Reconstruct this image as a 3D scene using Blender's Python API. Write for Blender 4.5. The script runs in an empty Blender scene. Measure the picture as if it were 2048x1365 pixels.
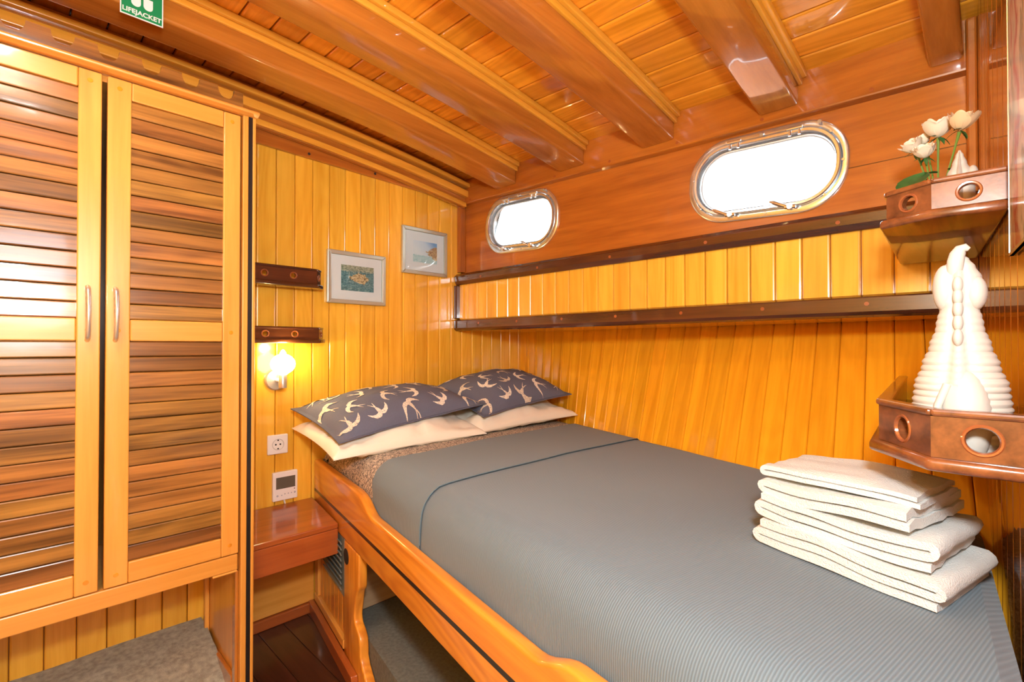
import bpy, bmesh, math, random
from mathutils import Vector, Matrix, noise
from math import sin, cos, pi, sqrt, radians, atan2
SC = bpy.context.scene
COL = SC.collection
random.seed(7)

# ------------------------------------------------------------------ camera
cam = bpy.data.cameras.new('camera')
cam.sensor_width = 36.0
cam.lens = 980.0 / 2048.0 * 36.0
cam.clip_start = 0.01
camo = bpy.data.objects.new('camera', cam)
camo.location = (0, 0, 1.2)
camo.rotation_euler = (radians(90.6), 0, radians(-45.5))
COL.objects.link(camo)
SC.camera = camo

# ------------------------------------------------------------------ world, lights, exposure
SC.view_settings.view_transform = 'Standard'
SC.view_settings.look = 'None'
SC.view_settings.exposure = 1.70
SC.view_settings.gamma = 1.0
SC.view_settings.use_curve_mapping = False
W = bpy.data.worlds.new('overcast_sky')
SC.world = W
W.use_nodes = True
W.node_tree.nodes['Background'].inputs[0].default_value = (0.90, 0.96, 1.0, 1)
W.node_tree.nodes['Background'].inputs[1].default_value = 3.4

def light(name, kind, loc, energy, color, size=0.1, rot=(0, 0, 0)):
    l = bpy.data.lights.new(name, kind)
    l.energy = energy
    l.color = color
    if kind == 'AREA':
        l.size = size
    else:
        l.shadow_soft_size = size
    o = bpy.data.objects.new(name, l)
    o.location = loc
    o.rotation_euler = rot
    COL.objects.link(o)
    return o
light('camera_flash', 'POINT', (0.02, -0.06, 1.52), 22.0, (0.92, 0.97, 1.0), 0.06)

# ------------------------------------------------------------------ material helpers
def nt(name):
    m = bpy.data.materials.new(name)
    m.use_nodes = True
    t = m.node_tree
    return m, t, t.nodes['Principled BSDF']

def plain(name, col, rough=0.5, metal=0.0, coat=0.0, bump=0.0, bscale=200.0, trans=0.0, emit=None, estr=0.0, var=0.0, vscale=20.0):
    m, t, b = nt(name)
    b.inputs['Base Color'].default_value = (*col, 1)
    b.inputs['Roughness'].default_value = rough
    b.inputs['Metallic'].default_value = metal
    b.inputs['Coat Weight'].default_value = coat
    b.inputs['Coat Roughness'].default_value = 0.06
    if trans:
        b.inputs['Transmission Weight'].default_value = trans
    if emit:
        b.inputs['Emission Color'].default_value = (*emit, 1)
        b.inputs['Emission Strength'].default_value = estr
    if bump or var:
        tc = t.nodes.new('ShaderNodeTexCoord')
        n = t.nodes.new('ShaderNodeTexNoise')
        n.inputs['Scale'].default_value = bscale if bump else vscale
        n.inputs['Detail'].default_value = 4
        t.links.new(tc.outputs['Object'], n.inputs['Vector'])
        if bump:
            bp = t.nodes.new('ShaderNodeBump')
            bp.inputs['Strength'].default_value = bump
            bp.inputs['Distance'].default_value = 0.004
            t.links.new(n.outputs['Fac'], bp.inputs['Height'])
            t.links.new(bp.outputs['Normal'], b.inputs['Normal'])
        if var:
            n2 = t.nodes.new('ShaderNodeTexNoise')
            n2.inputs['Scale'].default_value = vscale
            n2.inputs['Detail'].default_value = 3
            t.links.new(tc.outputs['Object'], n2.inputs['Vector'])
            mr = t.nodes.new('ShaderNodeMapRange')
            mr.inputs['From Min'].default_value = 0.3
            mr.inputs['From Max'].default_value = 0.7
            mr.inputs['To Min'].default_value = 1 - var
            mr.inputs['To Max'].default_value = 1 + var
            t.links.new(n2.outputs['Fac'], mr.inputs['Value'])
            mx = t.nodes.new('ShaderNodeMix')
            mx.data_type = 'RGBA'
            mx.blend_type = 'MULTIPLY'
            mx.inputs['Factor'].default_value = 1
            mx.inputs['A'].default_value = (*col, 1)
            t.links.new(mr.outputs['Result'], mx.inputs['B'])
            t.links.new(mx.outputs['Result'], b.inputs['Base Color'])
    return m

def wood(name, dark, light_, axis='Z', rough=0.32, coat=0.55, rnd=0.18, ring=0.35, streak=1.0, cross=1.0, coatr=0.07):
    """varnished timber: long grain streaks along the given local axis, ring figure, per-board tone"""
    m, t, b = nt(name)
    N, L = t.nodes.new, t.links.new
    tc = N('ShaderNodeTexCoord')
    oi = N('ShaderNodeObjectInfo')
    mul = N('ShaderNodeVectorMath'); mul.operation = 'SCALE'
    mul.inputs[0].default_value = (13.1, 7.7, 9.3)
    L(oi.outputs['Random'], mul.inputs['Scale'])
    add = N('ShaderNodeVectorMath'); add.operation = 'ADD'
    L(tc.outputs['Object'], add.inputs[0]); L(mul.outputs[0], add.inputs[1])
    def mapped(al, cr):
        mp = N('ShaderNodeMapping')
        s = [cr, cr, cr]; s['XYZ'.index(axis)] = al
        mp.inputs['Scale'].default_value = s
        L(add.outputs[0], mp.inputs['Vector'])
        return mp
    m1 = mapped(1.3, 26.0 * cross)
    n1 = N('ShaderNodeTexNoise'); n1.inputs['Scale'].default_value = 1.0; n1.inputs['Detail'].default_value = 5; n1.inputs['Distortion'].default_value = 0.4
    L(m1.outputs[0], n1.inputs['Vector'])
    m2 = mapped(0.9, 7.0 * cross)
    n2 = N('ShaderNodeTexNoise'); n2.inputs['Scale'].default_value = 1.0; n2.inputs['Detail'].default_value = 1.5
    L(m2.outputs[0], n2.inputs['Vector'])
    # cathedral rings: sine of a stretched low noise
    ml = N('ShaderNodeMath'); ml.operation = 'MULTIPLY'; ml.inputs[1].default_value = 95.0
    L(n2.outputs['Fac'], ml.inputs[0])
    sn = N('ShaderNodeMath'); sn.operation = 'SINE'; L(ml.outputs[0], sn.inputs[0])
    m3 = mapped(9.0, 190.0 * cross)
    n3 = N('ShaderNodeTexNoise'); n3.inputs['Scale'].default_value = 1.0; n3.inputs['Detail'].default_value = 2
    L(m3.outputs[0], n3.inputs['Vector'])
    # combine
    a = N('ShaderNodeMath'); a.operation = 'MULTIPLY_ADD'; a.inputs[1].default_value = 0.16 * ring; a.inputs[2].default_value = 0.0
    L(sn.outputs[0], a.inputs[0])
    a2 = N('ShaderNodeMath'); a2.operation = 'MULTIPLY_ADD'; a2.inputs[1].default_value = 1.0 * streak
    L(n1.outputs['Fac'], a2.inputs[0]); L(a.outputs[0], a2.inputs[2])
    a3 = N('ShaderNodeMath'); a3.operation = 'MULTIPLY_ADD'; a3.inputs[1].default_value = 0.25 * streak
    L(n3.outputs['Fac'], a3.inputs[0]); L(a2.outputs[0], a3.inputs[2])
    cr = N('ShaderNodeValToRGB')
    cr.color_ramp.elements[0].position = 0.36 * streak + 0.02; cr.color_ramp.elements[0].color = (*dark, 1)
    cr.color_ramp.elements[1].position = 0.78 * streak + 0.02; cr.color_ramp.elements[1].color = (*light_, 1)
    L(a3.outputs[0], cr.inputs['Fac'])
    hs = N('ShaderNodeHueSaturation')
    wn = N('ShaderNodeTexWhiteNoise'); wn.noise_dimensions = '1D'
    L(oi.outputs['Random'], wn.inputs['W'])
    mr = N('ShaderNodeMapRange'); mr.inputs['To Min'].default_value = 1 - rnd; mr.inputs['To Max'].default_value = 1 + rnd
    L(wn.outputs['Value'], mr.inputs['Value']); L(mr.outputs['Result'], hs.inputs['Value'])
    mh = N('ShaderNodeMapRange'); mh.inputs['To Min'].default_value = 0.5 - 0.03 * rnd; mh.inputs['To Max'].default_value = 0.5 + 0.03 * rnd
    L(oi.outputs['Random'], mh.inputs['Value']); L(mh.outputs['Result'], hs.inputs['Hue'])
    L(cr.outputs['Color'], hs.inputs['Color'])
    L(hs.outputs['Color'], b.inputs['Base Color'])
    b.inputs['Roughness'].default_value = rough
    b.inputs['Coat Weight'].default_value = coat
    b.inputs['Coat Roughness'].default_value = coatr
    bp = N('ShaderNodeBump'); bp.inputs['Strength'].default_value = 0.12; bp.inputs['Distance'].default_value = 0.002
    L(n1.outputs['Fac'], bp.inputs['Height'])
    L(bp.outputs['Normal'], b.inputs['Normal'])
    # faint waviness of the brushed varnish
    n4 = N('ShaderNodeTexNoise'); n4.inputs['Scale'].default_value = 14.0; n4.inputs['Detail'].default_value = 1
    L(add.outputs[0], n4.inputs['Vector'])
    bp2 = N('ShaderNodeBump'); bp2.inputs['Strength'].default_value = 0.10; bp2.inputs['Distance'].default_value = 0.006
    L(n4.outputs['Fac'], bp2.inputs['Height'])
    L(bp2.outputs['Normal'], b.inputs['Coat Normal'])
    return m

def ax(fn):
    return {a: fn(a) for a in 'XYZ'}
PINE = ax(lambda a: wood('varnished_pine_' + a, (0.79, 0.380, 0.028), (0.95, 0.530, 0.056), a, rnd=0.10, rough=0.22, coat=0.8))
LINE = ax(lambda a: wood('varnished_lining_pine_' + a, (0.79, 0.345, 0.011), (0.95, 0.455, 0.018), a, rnd=0.10, rough=0.22, coat=0.8))
DOORW = ax(lambda a: wood('varnished_door_timber_' + a, (0.66, 0.275, 0.038), (0.80, 0.365, 0.066), a, rnd=0.06, ring=0.15))
CEIL = ax(lambda a: wood('varnished_ceiling_pine_' + a, (0.64, 0.225, 0.012), (0.90, 0.355, 0.026), a, rnd=0.16, ring=0.5, rough=0.2, coat=1.0, coatr=0.03))
BEAM = ax(lambda a: wood('varnished_beam_' + a, (0.36, 0.115, 0.015), (0.52, 0.180, 0.026), a, rnd=0.08, ring=0.15, rough=0.22, coat=1.0, coatr=0.03))
BAT = ax(lambda a: wood('varnished_batten_' + a, (0.66, 0.29, 0.024), (0.84, 0.40, 0.045), a, rnd=0.1, ring=0.1))
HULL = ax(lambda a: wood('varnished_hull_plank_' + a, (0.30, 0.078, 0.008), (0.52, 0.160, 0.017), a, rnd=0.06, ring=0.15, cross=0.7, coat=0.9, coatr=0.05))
MAHO = ax(lambda a: wood('dark_mahogany_' + a, (0.040, 0.012, 0.005), (0.110, 0.032, 0.011), a, rnd=0.10, ring=0.15, rough=0.25, coat=0.9))
SLAT = ax(lambda a: wood('louver_mahogany_' + a, (0.085, 0.032, 0.007), (0.36, 0.158, 0.034), a, rnd=0.36, ring=0.25, rough=0.28, coat=0.55, cross=1.4))
LIT_MAHO = ax(lambda a: wood('lit_shelf_mahogany_' + a, (0.075, 0.022, 0.008), (0.26, 0.085, 0.026), a, rnd=0.08, ring=0.15, rough=0.3, coat=0.7))  # lighter copy of the dark mahogany; light on the shelf fronts painted in
RED = ax(lambda a: wood('red_mahogany_' + a, (0.26, 0.055, 0.012), (0.40, 0.10, 0.02), a, rnd=0.05, ring=0.15))
RAIL = ax(lambda a: wood('bed_rail_timber_' + a, (0.60, 0.195, 0.016), (0.80, 0.32, 0.032), a, rnd=0.05, ring=0.75))
FLOORW = ax(lambda a: wood('dark_floor_timber_' + a, (0.030, 0.010, 0.006), (0.075, 0.024, 0.013), a, rnd=0.3))
PLY = ax(lambda a: wood('bare_plywood_' + a, (0.40, 0.24, 0.12), (0.52, 0.34, 0.18), a, rnd=0.05, coat=0.0, rough=0.7))
BLACK = plain('black_inlay', (0.012, 0.010, 0.010), 0.35, coat=0.4)
STEEL = plain('polished_steel', (0.80, 0.86, 0.90), 0.2, 0.9)
BRUSH = plain('brushed_steel', (0.70, 0.70, 0.66), 0.32, 0.8)
SILVER = plain('champagne_silver_frame', (0.56, 0.58, 0.48), 0.36, 0.7, bump=0.15, bscale=300)
WHITEP = plain('white_plastic', (0.86, 0.84, 0.78), 0.3)
GREYP = plain('grey_plastic', (0.42, 0.43, 0.44), 0.4)
LCD = plain('lcd_screen', (0.11, 0.11, 0.085), 0.15, coat=0.5)
DARK = plain('dark_hole', (0.015, 0.012, 0.010), 0.6)
PAPER = plain('white_mat_board', (0.87, 0.88, 0.88), 0.6)
CERAM = plain('white_bisque_ceramic', (0.56, 0.535, 0.475), 0.55, bump=0.05, bscale=120)
TOWEL = plain('white_terry', (0.75, 0.77, 0.74), 0.95, bump=0.7, bscale=420)
PILW = plain('cream_cotton', (0.86, 0.82, 0.70), 0.85, bump=0.05, bscale=700)
NAVY = plain('slate_blue_cotton', (0.125, 0.140, 0.205), 0.85, bump=0.08, bscale=900, var=0.10, vscale=500)
CARP = plain('grey_carpet', (0.35, 0.345, 0.275), 0.95, bump=0.6, bscale=500, var=0.28, vscale=60)
DCARP = plain('dark_grey_carpet', (0.14, 0.14, 0.115), 0.95, bump=0.5, bscale=500, var=0.2, vscale=90)
TEAL = plain('blue_piping', (0.10, 0.165, 0.21), 0.7)
PETAL = plain('cream_petal', (0.90, 0.80, 0.62), 0.55)
PETAL2 = plain('blush_petal', (0.84, 0.62, 0.36), 0.55)
LEAF = plain('rose_leaf', (0.035, 0.13, 0.03), 0.45, var=0.2, vscale=60)
STEM = plain('rose_stem', (0.16, 0.28, 0.04), 0.5)
SIGNG = plain('sign_green', (0.01, 0.27, 0.10), 0.35)
SIGNW = plain('sign_white', (0.88, 0.90, 0.90), 0.4)
GRILLE = plain('grey_metal_grille', (0.30, 0.36, 0.36), 0.35, 0.6)
HOLE_RING = plain('glossy_hole_rim', (0.30, 0.09, 0.03), 0.2, coat=1.0)  # glossy reddish rim around the drilled holes

def pane_material():
    m, t, b = nt('clear_pane')
    N, L = t.nodes.new, t.links.new
    tr = N('ShaderNodeBsdfTransparent'); tr.inputs[0].default_value = (0.96, 0.98, 0.98, 1)
    gl = N('ShaderNodeBsdfGlossy'); gl.inputs['Roughness'].default_value = 0.02
    fr = N('ShaderNodeFresnel'); fr.inputs['IOR'].default_value = 1.35
    mx = N('ShaderNodeMixShader')
    L(fr.outputs[0], mx.inputs[0]); L(tr.outputs[0], mx.inputs[1]); L(gl.outputs[0], mx.inputs[2])
    L(mx.outputs[0], t.nodes['Material Output'].inputs['Surface'])
    return m
PANE = pane_material()

def sheet_material():
    m, t, b = nt('grey_ribbed_sheet')
    N, L = t.nodes.new, t.links.new
    tc = N('ShaderNodeTexCoord')
    d = N('ShaderNodeVectorMath'); d.operation = 'DOT_PRODUCT'; d.inputs[1].default_value = (0.182, 0.983, 0)
    L(tc.outputs['Object'], d.inputs[0])
    ml = N('ShaderNodeMath'); ml.operation = 'MULTIPLY'; ml.inputs[1].default_value = 2 * pi / 0.0046
    L(d.outputs['Value'], ml.inputs[0])
    s = N('ShaderNodeMath'); s.operation = 'SINE'; L(ml.outputs[0], s.inputs[0])
    mr = N('ShaderNodeMapRange'); mr.inputs['From Min'].default_value = -1
    L(s.outputs[0], mr.inputs['Value'])
    cr = N('ShaderNodeValToRGB')
    cr.color_ramp.elements[0].color = (0.096, 0.138, 0.168, 1)
    cr.color_ramp.elements[1].color = (0.144, 0.203, 0.241, 1)
    L(mr.outputs['Result'], cr.inputs['Fac'])
    L(cr.outputs['Color'], b.inputs['Base Color'])
    b.inputs['Roughness'].default_value = 0.85
    b.inputs['Sheen Weight'].default_value = 0.15
    bp = N('ShaderNodeBump'); bp.inputs['Strength'].default_value = 0.55; bp.inputs['Distance'].default_value = 0.0012
    L(mr.outputs['Result'], bp.inputs['Height']); L(bp.outputs['Normal'], b.inputs['Normal'])
    return m
SHEET = sheet_material()

def speckle(name, c1, c2, scale, lo=0.45, hi=0.55, rough=0.9):
    m, t, b = nt(name)
    N, L = t.nodes.new, t.links.new
    tc = N('ShaderNodeTexCoord')
    n = N('ShaderNodeTexNoise'); n.inputs['Scale'].default_value = scale; n.inputs['Detail'].default_value = 3; n.inputs['Distortion'].default_value = 1.2
    L(tc.outputs['Object'], n.inputs['Vector'])
    cr = N('ShaderNodeValToRGB')
    cr.color_ramp.elements[0].position = lo; cr.color_ramp.elements[0].color = (*c1, 1)
    cr.color_ramp.elements[1].position = hi; cr.color_ramp.elements[1].color = (*c2, 1)
    L(n.outputs['Fac'], cr.inputs['Fac']); L(cr.outputs['Color'], b.inputs['Base Color'])
    b.inputs['Roughness'].default_value = rough
    return m
TICK = speckle('speckled_mattress_ticking', (0.13, 0.12, 0.115), (0.66, 0.56, 0.44), 150)
BIRD = speckle('cream_bird_print', (0.18, 0.18, 0.22), (0.80, 0.72, 0.58), 260, 0.38, 0.46)
BIRD2 = speckle('cream_bird_print_bright', (0.24, 0.24, 0.28), (0.88, 0.82, 0.70), 260, 0.36, 0.46)

def art_material(name, kind):
    """small watercolour prints, and streaks painted as a blurred reflection; u runs left to right and v bottom to top of the sheet"""
    m, t, b = nt(name)
    N, L = t.nodes.new, t.links.new
    tc = N('ShaderNodeTexCoord')
    uv = tc.outputs['Generated']
    sp = N('ShaderNodeSeparateXYZ'); L(uv, sp.inputs[0])
    def noise_(scale, det=4, dist=0.0):
        n = N('ShaderNodeTexNoise'); n.inputs['Scale'].default_value = scale; n.inputs['Detail'].default_value = det; n.inputs['Distortion'].default_value = dist
        L(uv, n.inputs['Vector']); return n
    def ramp(src, stops):
        c = N('ShaderNodeValToRGB')
        e = c.color_ramp.elements
        e[0].position, e[0].color = stops[0][0], (*stops[0][1], 1)
        e[1].position, e[1].color = stops[-1][0], (*stops[-1][1], 1)
        for p, col in stops[1:-1]:
            k = e.new(p); k.color = (*col, 1)
        L(src, c.inputs['Fac']); return c.outputs['Color']
    def mix(f, a, bb):
        x = N('ShaderNodeMix'); x.data_type = 'RGBA'
        L(f, x.inputs['Factor']); L(a, x.inputs['A']); L(bb, x.inputs['B']); return x.outputs['Result']
    def math_(op, a, bv, c=None):
        x = N('ShaderNodeMath'); x.operation = op
        for i, v in enumerate((a, bv, c)):
            if v is None: continue
            if isinstance(v, (int, float)): x.inputs[i].default_value = v
            else: L(v, x.inputs[i])
        return x.outputs[0]
    X, Z = sp.outputs['X'], sp.outputs['Z']
    nb = noise_(5, 5, 0.6).outputs['Fac']; nf = noise_(16, 5, 0.8).outputs['Fac']
    if kind == 1:
        sea = ramp(nf, [(0.35, (0.06, 0.17, 0.19)), (0.55, (0.16, 0.33, 0.36)), (0.7, (0.36, 0.50, 0.47))])
        land = ramp(nf, [(0.38, (0.16, 0.12, 0.06)), (0.48, (0.62, 0.46, 0.24)), (0.62, (0.78, 0.66, 0.42))])
        dx = math_('SUBTRACT', X, 0.55); dz = math_('SUBTRACT', Z, 0.5)
        dd = math_('ADD', math_('MULTIPLY', dx, dx), math_('MULTIPLY', math_('MULTIPLY', dz, dz), 1.5))
        f = math_('ADD', math_('MULTIPLY', dd, -9.0), math_('MULTIPLY', nb, 2.0))
        mask = ramp(f, [(0.36, (0, 0, 0)), (0.44, (1, 1, 1))])
        c = mix(mask, sea, land)
        top = ramp(math_('ADD', Z, math_('MULTIPLY', nf, 0.3)), [(0.88, (0, 0, 0)), (0.98, (1, 1, 1))])
        tcol = ramp(nf, [(0.4, (0.22, 0.27, 0.19)), (0.6, (0.55, 0.56, 0.42))])
        c = mix(top, c, tcol)
    elif kind == 2:
        sky = ramp(math_('ADD', math_('MULTIPLY', X, 0.6), math_('MULTIPLY', Z, 0.5)), [(0.35, (0.86, 0.90, 0.92)), (0.75, (0.70, 0.80, 0.90)), (1.0, (0.25, 0.45, 0.75))])
        sea = ramp(nf, [(0.35, (0.42, 0.66, 0.68)), (0.65, (0.72, 0.84, 0.83))])
        s = ramp(math_('ADD', Z, math_('MULTIPLY', nf, 0.08)), [(0.36, (1, 1, 1)), (0.40, (0, 0, 0))])
        c = mix(s, sky, sea)
        cl = math_('ADD', math_('MULTIPLY', math_('SUBTRACT', X, 0.52), 1.5), math_('MULTIPLY', math_('SUBTRACT', nb, 0.5), 1.1))
        hh = math_('SUBTRACT', cl, math_('ABSOLUTE', math_('MULTIPLY', math_('SUBTRACT', Z, 0.50), 1.9), None))
        mk = ramp(hh, [(0.02, (0, 0, 0)), (0.10, (1, 1, 1))])
        cliff = ramp(nf, [(0.4, (0.42, 0.22, 0.12)), (0.6, (0.80, 0.56, 0.28))])
        c = mix(mk, c, cliff)
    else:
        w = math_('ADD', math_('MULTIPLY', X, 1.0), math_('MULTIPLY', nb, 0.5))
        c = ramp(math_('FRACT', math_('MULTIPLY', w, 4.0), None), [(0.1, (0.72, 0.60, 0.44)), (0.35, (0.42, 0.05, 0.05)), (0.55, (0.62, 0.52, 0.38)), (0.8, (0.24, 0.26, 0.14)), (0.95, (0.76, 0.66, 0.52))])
    L(c, b.inputs['Base Color'])
    b.inputs['Roughness'].default_value = 0.5
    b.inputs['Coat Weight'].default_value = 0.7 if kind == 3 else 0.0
    return m

# ------------------------------------------------------------------ object helpers
def tag(o, label=None, cat=None, group=None, kind=None):
    if label: o['label'] = label
    if cat: o['category'] = cat
    if group: o['group'] = group
    if kind: o['kind'] = kind
    return o

def adopt(o, parent):
    if parent is not None:
        o.parent = parent
        o.matrix_parent_inverse = Matrix.Translation(-parent.location)
    return o

def thing(name, loc, label, cat, group=None, kind=None):
    o = bpy.data.objects.new(name, None)
    o.empty_display_size = 0.05
    o.location = loc
    COL.objects.link(o)
    return tag(o, label, cat, group, kind)

def link(name, me, parent=None):
    o = bpy.data.objects.new(name, me)
    COL.objects.link(o)
    return adopt(o, parent)

def mesh(name, verts, faces, mat, parent=None, smooth=False, bevel=0.0, segs=2, mats=None, fmat=None, ang=25):
    me = bpy.data.meshes.new(name)
    bm = bmesh.new()
    vs = [bm.verts.new(v) for v in verts]
    bm.verts.index_update()
    for i, f in enumerate(faces):
        try:
            fc = bm.faces.new([vs[k] for k in f])
            if fmat: fc.material_index = fmat[i]
        except ValueError:
            pass
    bmesh.ops.recalc_face_normals(bm, faces=bm.faces)
    if bevel > 0:
        ed = [e for e in bm.edges if len(e.link_faces) == 2 and e.calc_face_angle() > radians(ang)]
        bmesh.ops.bevel(bm, geom=ed, offset=bevel, segments=segs, profile=0.5, affect='EDGES', clamp_overlap=True)
    if smooth:
        for f in bm.faces: f.smooth = True
        for e in bm.edges:
            if len(e.link_faces) == 2 and e.calc_face_angle() > radians(42): e.smooth = False
    bm.to_mesh(me); bm.free()
    for mm in (mats or [mat]): me.materials.append(mm)
    return link(name, me, parent)

HF = [(0, 1, 2, 3), (7, 6, 5, 4), (0, 4, 5, 1), (1, 5, 6, 2), (2, 6, 7, 3), (3, 7, 4, 0)]
def hexa(name, a, b, mat, parent=None, bevel=0.0, segs=2, smooth=False):
    return mesh(name, list(a) + list(b), HF, mat, parent, smooth, bevel, segs)

def box(name, x0, x1, y0, y1, z0, z1, mat, parent=None, bevel=0.0, segs=2):
    return hexa(name, [(x0, y0, z0), (x1, y0, z0), (x1, y1, z0), (x0, y1, z0)], [(x0, y0, z1), (x1, y0, z1), (x1, y1, z1), (x0, y1, z1)], mat, parent, bevel, segs)

def multibox(name, boxes, mats, idx, parent=None, bevel=0.0):
    """one part made of several boards"""
    me = bpy.data.meshes.new(name)
    bm = bmesh.new()
    for (x0, x1, y0, y1, z0, z1), mi in zip(boxes, idx):
        vs = [bm.verts.new(v) for v in [(x0, y0, z0), (x1, y0, z0), (x1, y1, z0), (x0, y1, z0), (x0, y0, z1), (x1, y0, z1), (x1, y1, z1), (x0, y1, z1)]]
        for f in HF:
            bm.faces.new([vs[k] for k in f]).material_index = mi
    bmesh.ops.recalc_face_normals(bm, faces=bm.faces)
    if bevel:
        bmesh.ops.bevel(bm, geom=list(bm.edges), offset=bevel, segments=2, profile=0.5, affect='EDGES', clamp_overlap=True)
    bm.to_mesh(me); bm.free()
    for mm in mats: me.materials.append(mm)
    return link(name, me, parent)

def prism(name, poly, fn, t0, t1, mat, parent=None, bevel=0.0, segs=2, smooth=False):
    """polygon (a,b) extruded from t0 to t1 through the mapping fn(a,b,t)"""
    n = len(poly)
    v = [fn(a, b, t0) for a, b in poly] + [fn(a, b, t1) for a, b in poly]
    f = [tuple(range(n)), tuple(range(2 * n - 1, n - 1, -1))]
    f += [(i, (i + 1) % n, n + (i + 1) % n, n + i) for i in range(n)]
    return mesh(name, v, f, mat, parent, smooth, bevel, segs, ang=40)

def loft(name, loops, mat, parent=None, closed=True, cap=(False, False), smooth=True, ring=False):
    n = len(loops[0])
    v = [p for l in loops for p in l]
    f = []
    m = len(loops)
    for j in range(m if ring else m - 1):
        for i in range(n if closed else n - 1):
            a, b2 = j * n, ((j + 1) % m) * n
            f.append((a + i, a + (i + 1) % n, b2 + (i + 1) % n, b2 + i))
    if cap[0]: f.append(tuple(range(n - 1, -1, -1)))
    if cap[1]: f.append(tuple((m - 1) * n + i for i in range(n)))
    return mesh(name, v, f, mat, parent, smooth)

def tube(name, pts, r, mat, parent=None, n=8, radii=None):
    pts = [Vector(p) for p in pts]
    loops = []
    up = Vector((0.13, 0.21, 0.97))
    for i, p in enumerate(pts):
        d = (pts[min(i + 1, len(pts) - 1)] - pts[max(i - 1, 0)]).normalized()
        s = d.cross(up)
        if s.length < 1e-3: s = d.cross(Vector((1, 0, 0)))
        s.normalize(); w = s.cross(d)
        rr = radii[i] if radii else r
        loops.append([p + (s * cos(2 * pi * k / n) + w * sin(2 * pi * k / n)) * rr for k in range(n)])
    return loft(name, loops, mat, parent, cap=(True, True))

def lathe(name, prof, M, mat, parent=None, n=24, smooth=True):
    """profile (r,h) turned about local z, placed by matrix M"""
    loops = [[M @ Vector((r * cos(2 * pi * k / n), r * sin(2 * pi * k / n), h)) for k in range(n)] for r, h in prof]
    return loft(name, loops, mat, parent, cap=(True, True), smooth=smooth)

def dup(o, loc, parent=None):
    c = o.copy(); c.location = loc; COL.objects.link(c)
    return adopt(c, parent)

# ------------------------------------------------------------------ shape of the cabin (metres; y forward to the head bulkhead, x to the hull)
FL = 0.04                                                    # cabin sole
HY = 2.15                                                    # face of the head bulkhead
def zb(x, y): return 2.092 + 0.031 * y - 0.0424 * x * x      # underside of the deck beams
def zc(x, y): return zb(x, y) + 0.105                        # face of the ceiling boards
def wr(x): return 0.08 * (x - 1.29) - 0.012                  # face of the aft bulkhead (right)
HX = 1.785                                                   # face of the porthole plank
LX = 1.750                                                   # face of the locker boards
PW = 0.0775                                                  # width of the wall boards

# ---- head bulkhead
wall = tag(box('wall_head', -0.60, 1.84, HY + 0.016, HY + 0.03, 0.0, 2.28, HULL['Z']), kind='structure')  # darker brown than the boards, painting shade into the grooves
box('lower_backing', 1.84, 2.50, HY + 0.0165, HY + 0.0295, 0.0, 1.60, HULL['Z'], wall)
x = -0.584
first = None
lowb = False
while x < 2.32:
    if x > 1.80 and first.location.x < 1.80 and not lowb:
        first = box('plank', -PW / 2 + 0.0009, PW / 2 - 0.0009, 0, 0.017, FL, 1.58, PINE['Z'], None, 0.0055, 3)
        first.parent = wall; first.location = (x, HY, 0); lowb = True
        x += PW
        continue
    if first is None:
        first = box('plank', -PW / 2 + 0.0009, PW / 2 - 0.0009, 0, 0.017, FL, 2.17, PINE['Z'], None, 0.0055, 3)
        adopt(first, wall); first.location = (x, HY, 0); first.matrix_parent_inverse = Matrix()
    else:
        c = first.copy(); COL.objects.link(c); c.parent = wall; c.location = (x, HY, 0); c.matrix_parent_inverse = Matrix()
    x += PW
# low board and skirting under the bedside shelf
tag(box('trim_1', 0.555, 0.935, HY - 0.012, HY - 0.0005, 0.085, 0.40, DOORW['X'], None, 0.003), kind='structure')
tag(box('baseboard_head', 0.555, 0.918, HY - 0.026, HY - 0.0005, FL, 0.083, RED['X'], None, 0.004), kind='structure')

# ---- left wall, back wall beside and over the doorway (behind the camera)
wl = tag(box('wall_left', -0.62, -0.602, -0.14, HY + 0.03, 0.0, 2.28, PINE['Z']), kind='structure')
tag(box('wall_back', -0.62, -0.36, -0.16, -0.14, 0.0, 2.30, PINE['Z']), kind='structure')
tag(box('trim_2', -0.36, 0.40, -0.16, -0.14, 1.92, 2.30, PINE['X']), kind='structure')
tag(box('door_1', -0.36, 0.40, -0.16, -0.14, 0.0, 1.30, PINE['X']), kind='structure')
tag(box('trim_10', 0.20, 0.40, -0.16, -0.14, 1.30, 1.92, PINE['Z']), kind='structure')

# ---- aft bulkhead on the right
def rw(a, b, t): return (a, wr(a) - t, b)
wall_r = tag(prism('wall_right', [(0.40, 0.0), (2.48, 0.0), (2.48, 2.25), (0.40, 2.25)], rw, 0.014, 0.03, PINE['Z']), kind='structure')
x = 0.40
while x < 2.40:
    prism('plank', [(x + 0.0006, FL), (x + PW - 0.0006, FL), (x + PW - 0.0006, 2.16), (x + 0.0006, 2.16)], rw, 0.0, 0.016, BEAM['Z'], wall_r, 0.004, 2)  # darker beam timber puts the shade on this bulkhead into its colour
    x += PW
tag(prism('trim_3', [(1.742, 1.60), (1.79, 1.60), (1.79, 2.06), (1.742, 2.06)], lambda a, b, t: (a, wr(a) + t, b), 0.0, 0.022, HULL['Z'], None, 0.005), kind='structure')

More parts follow.
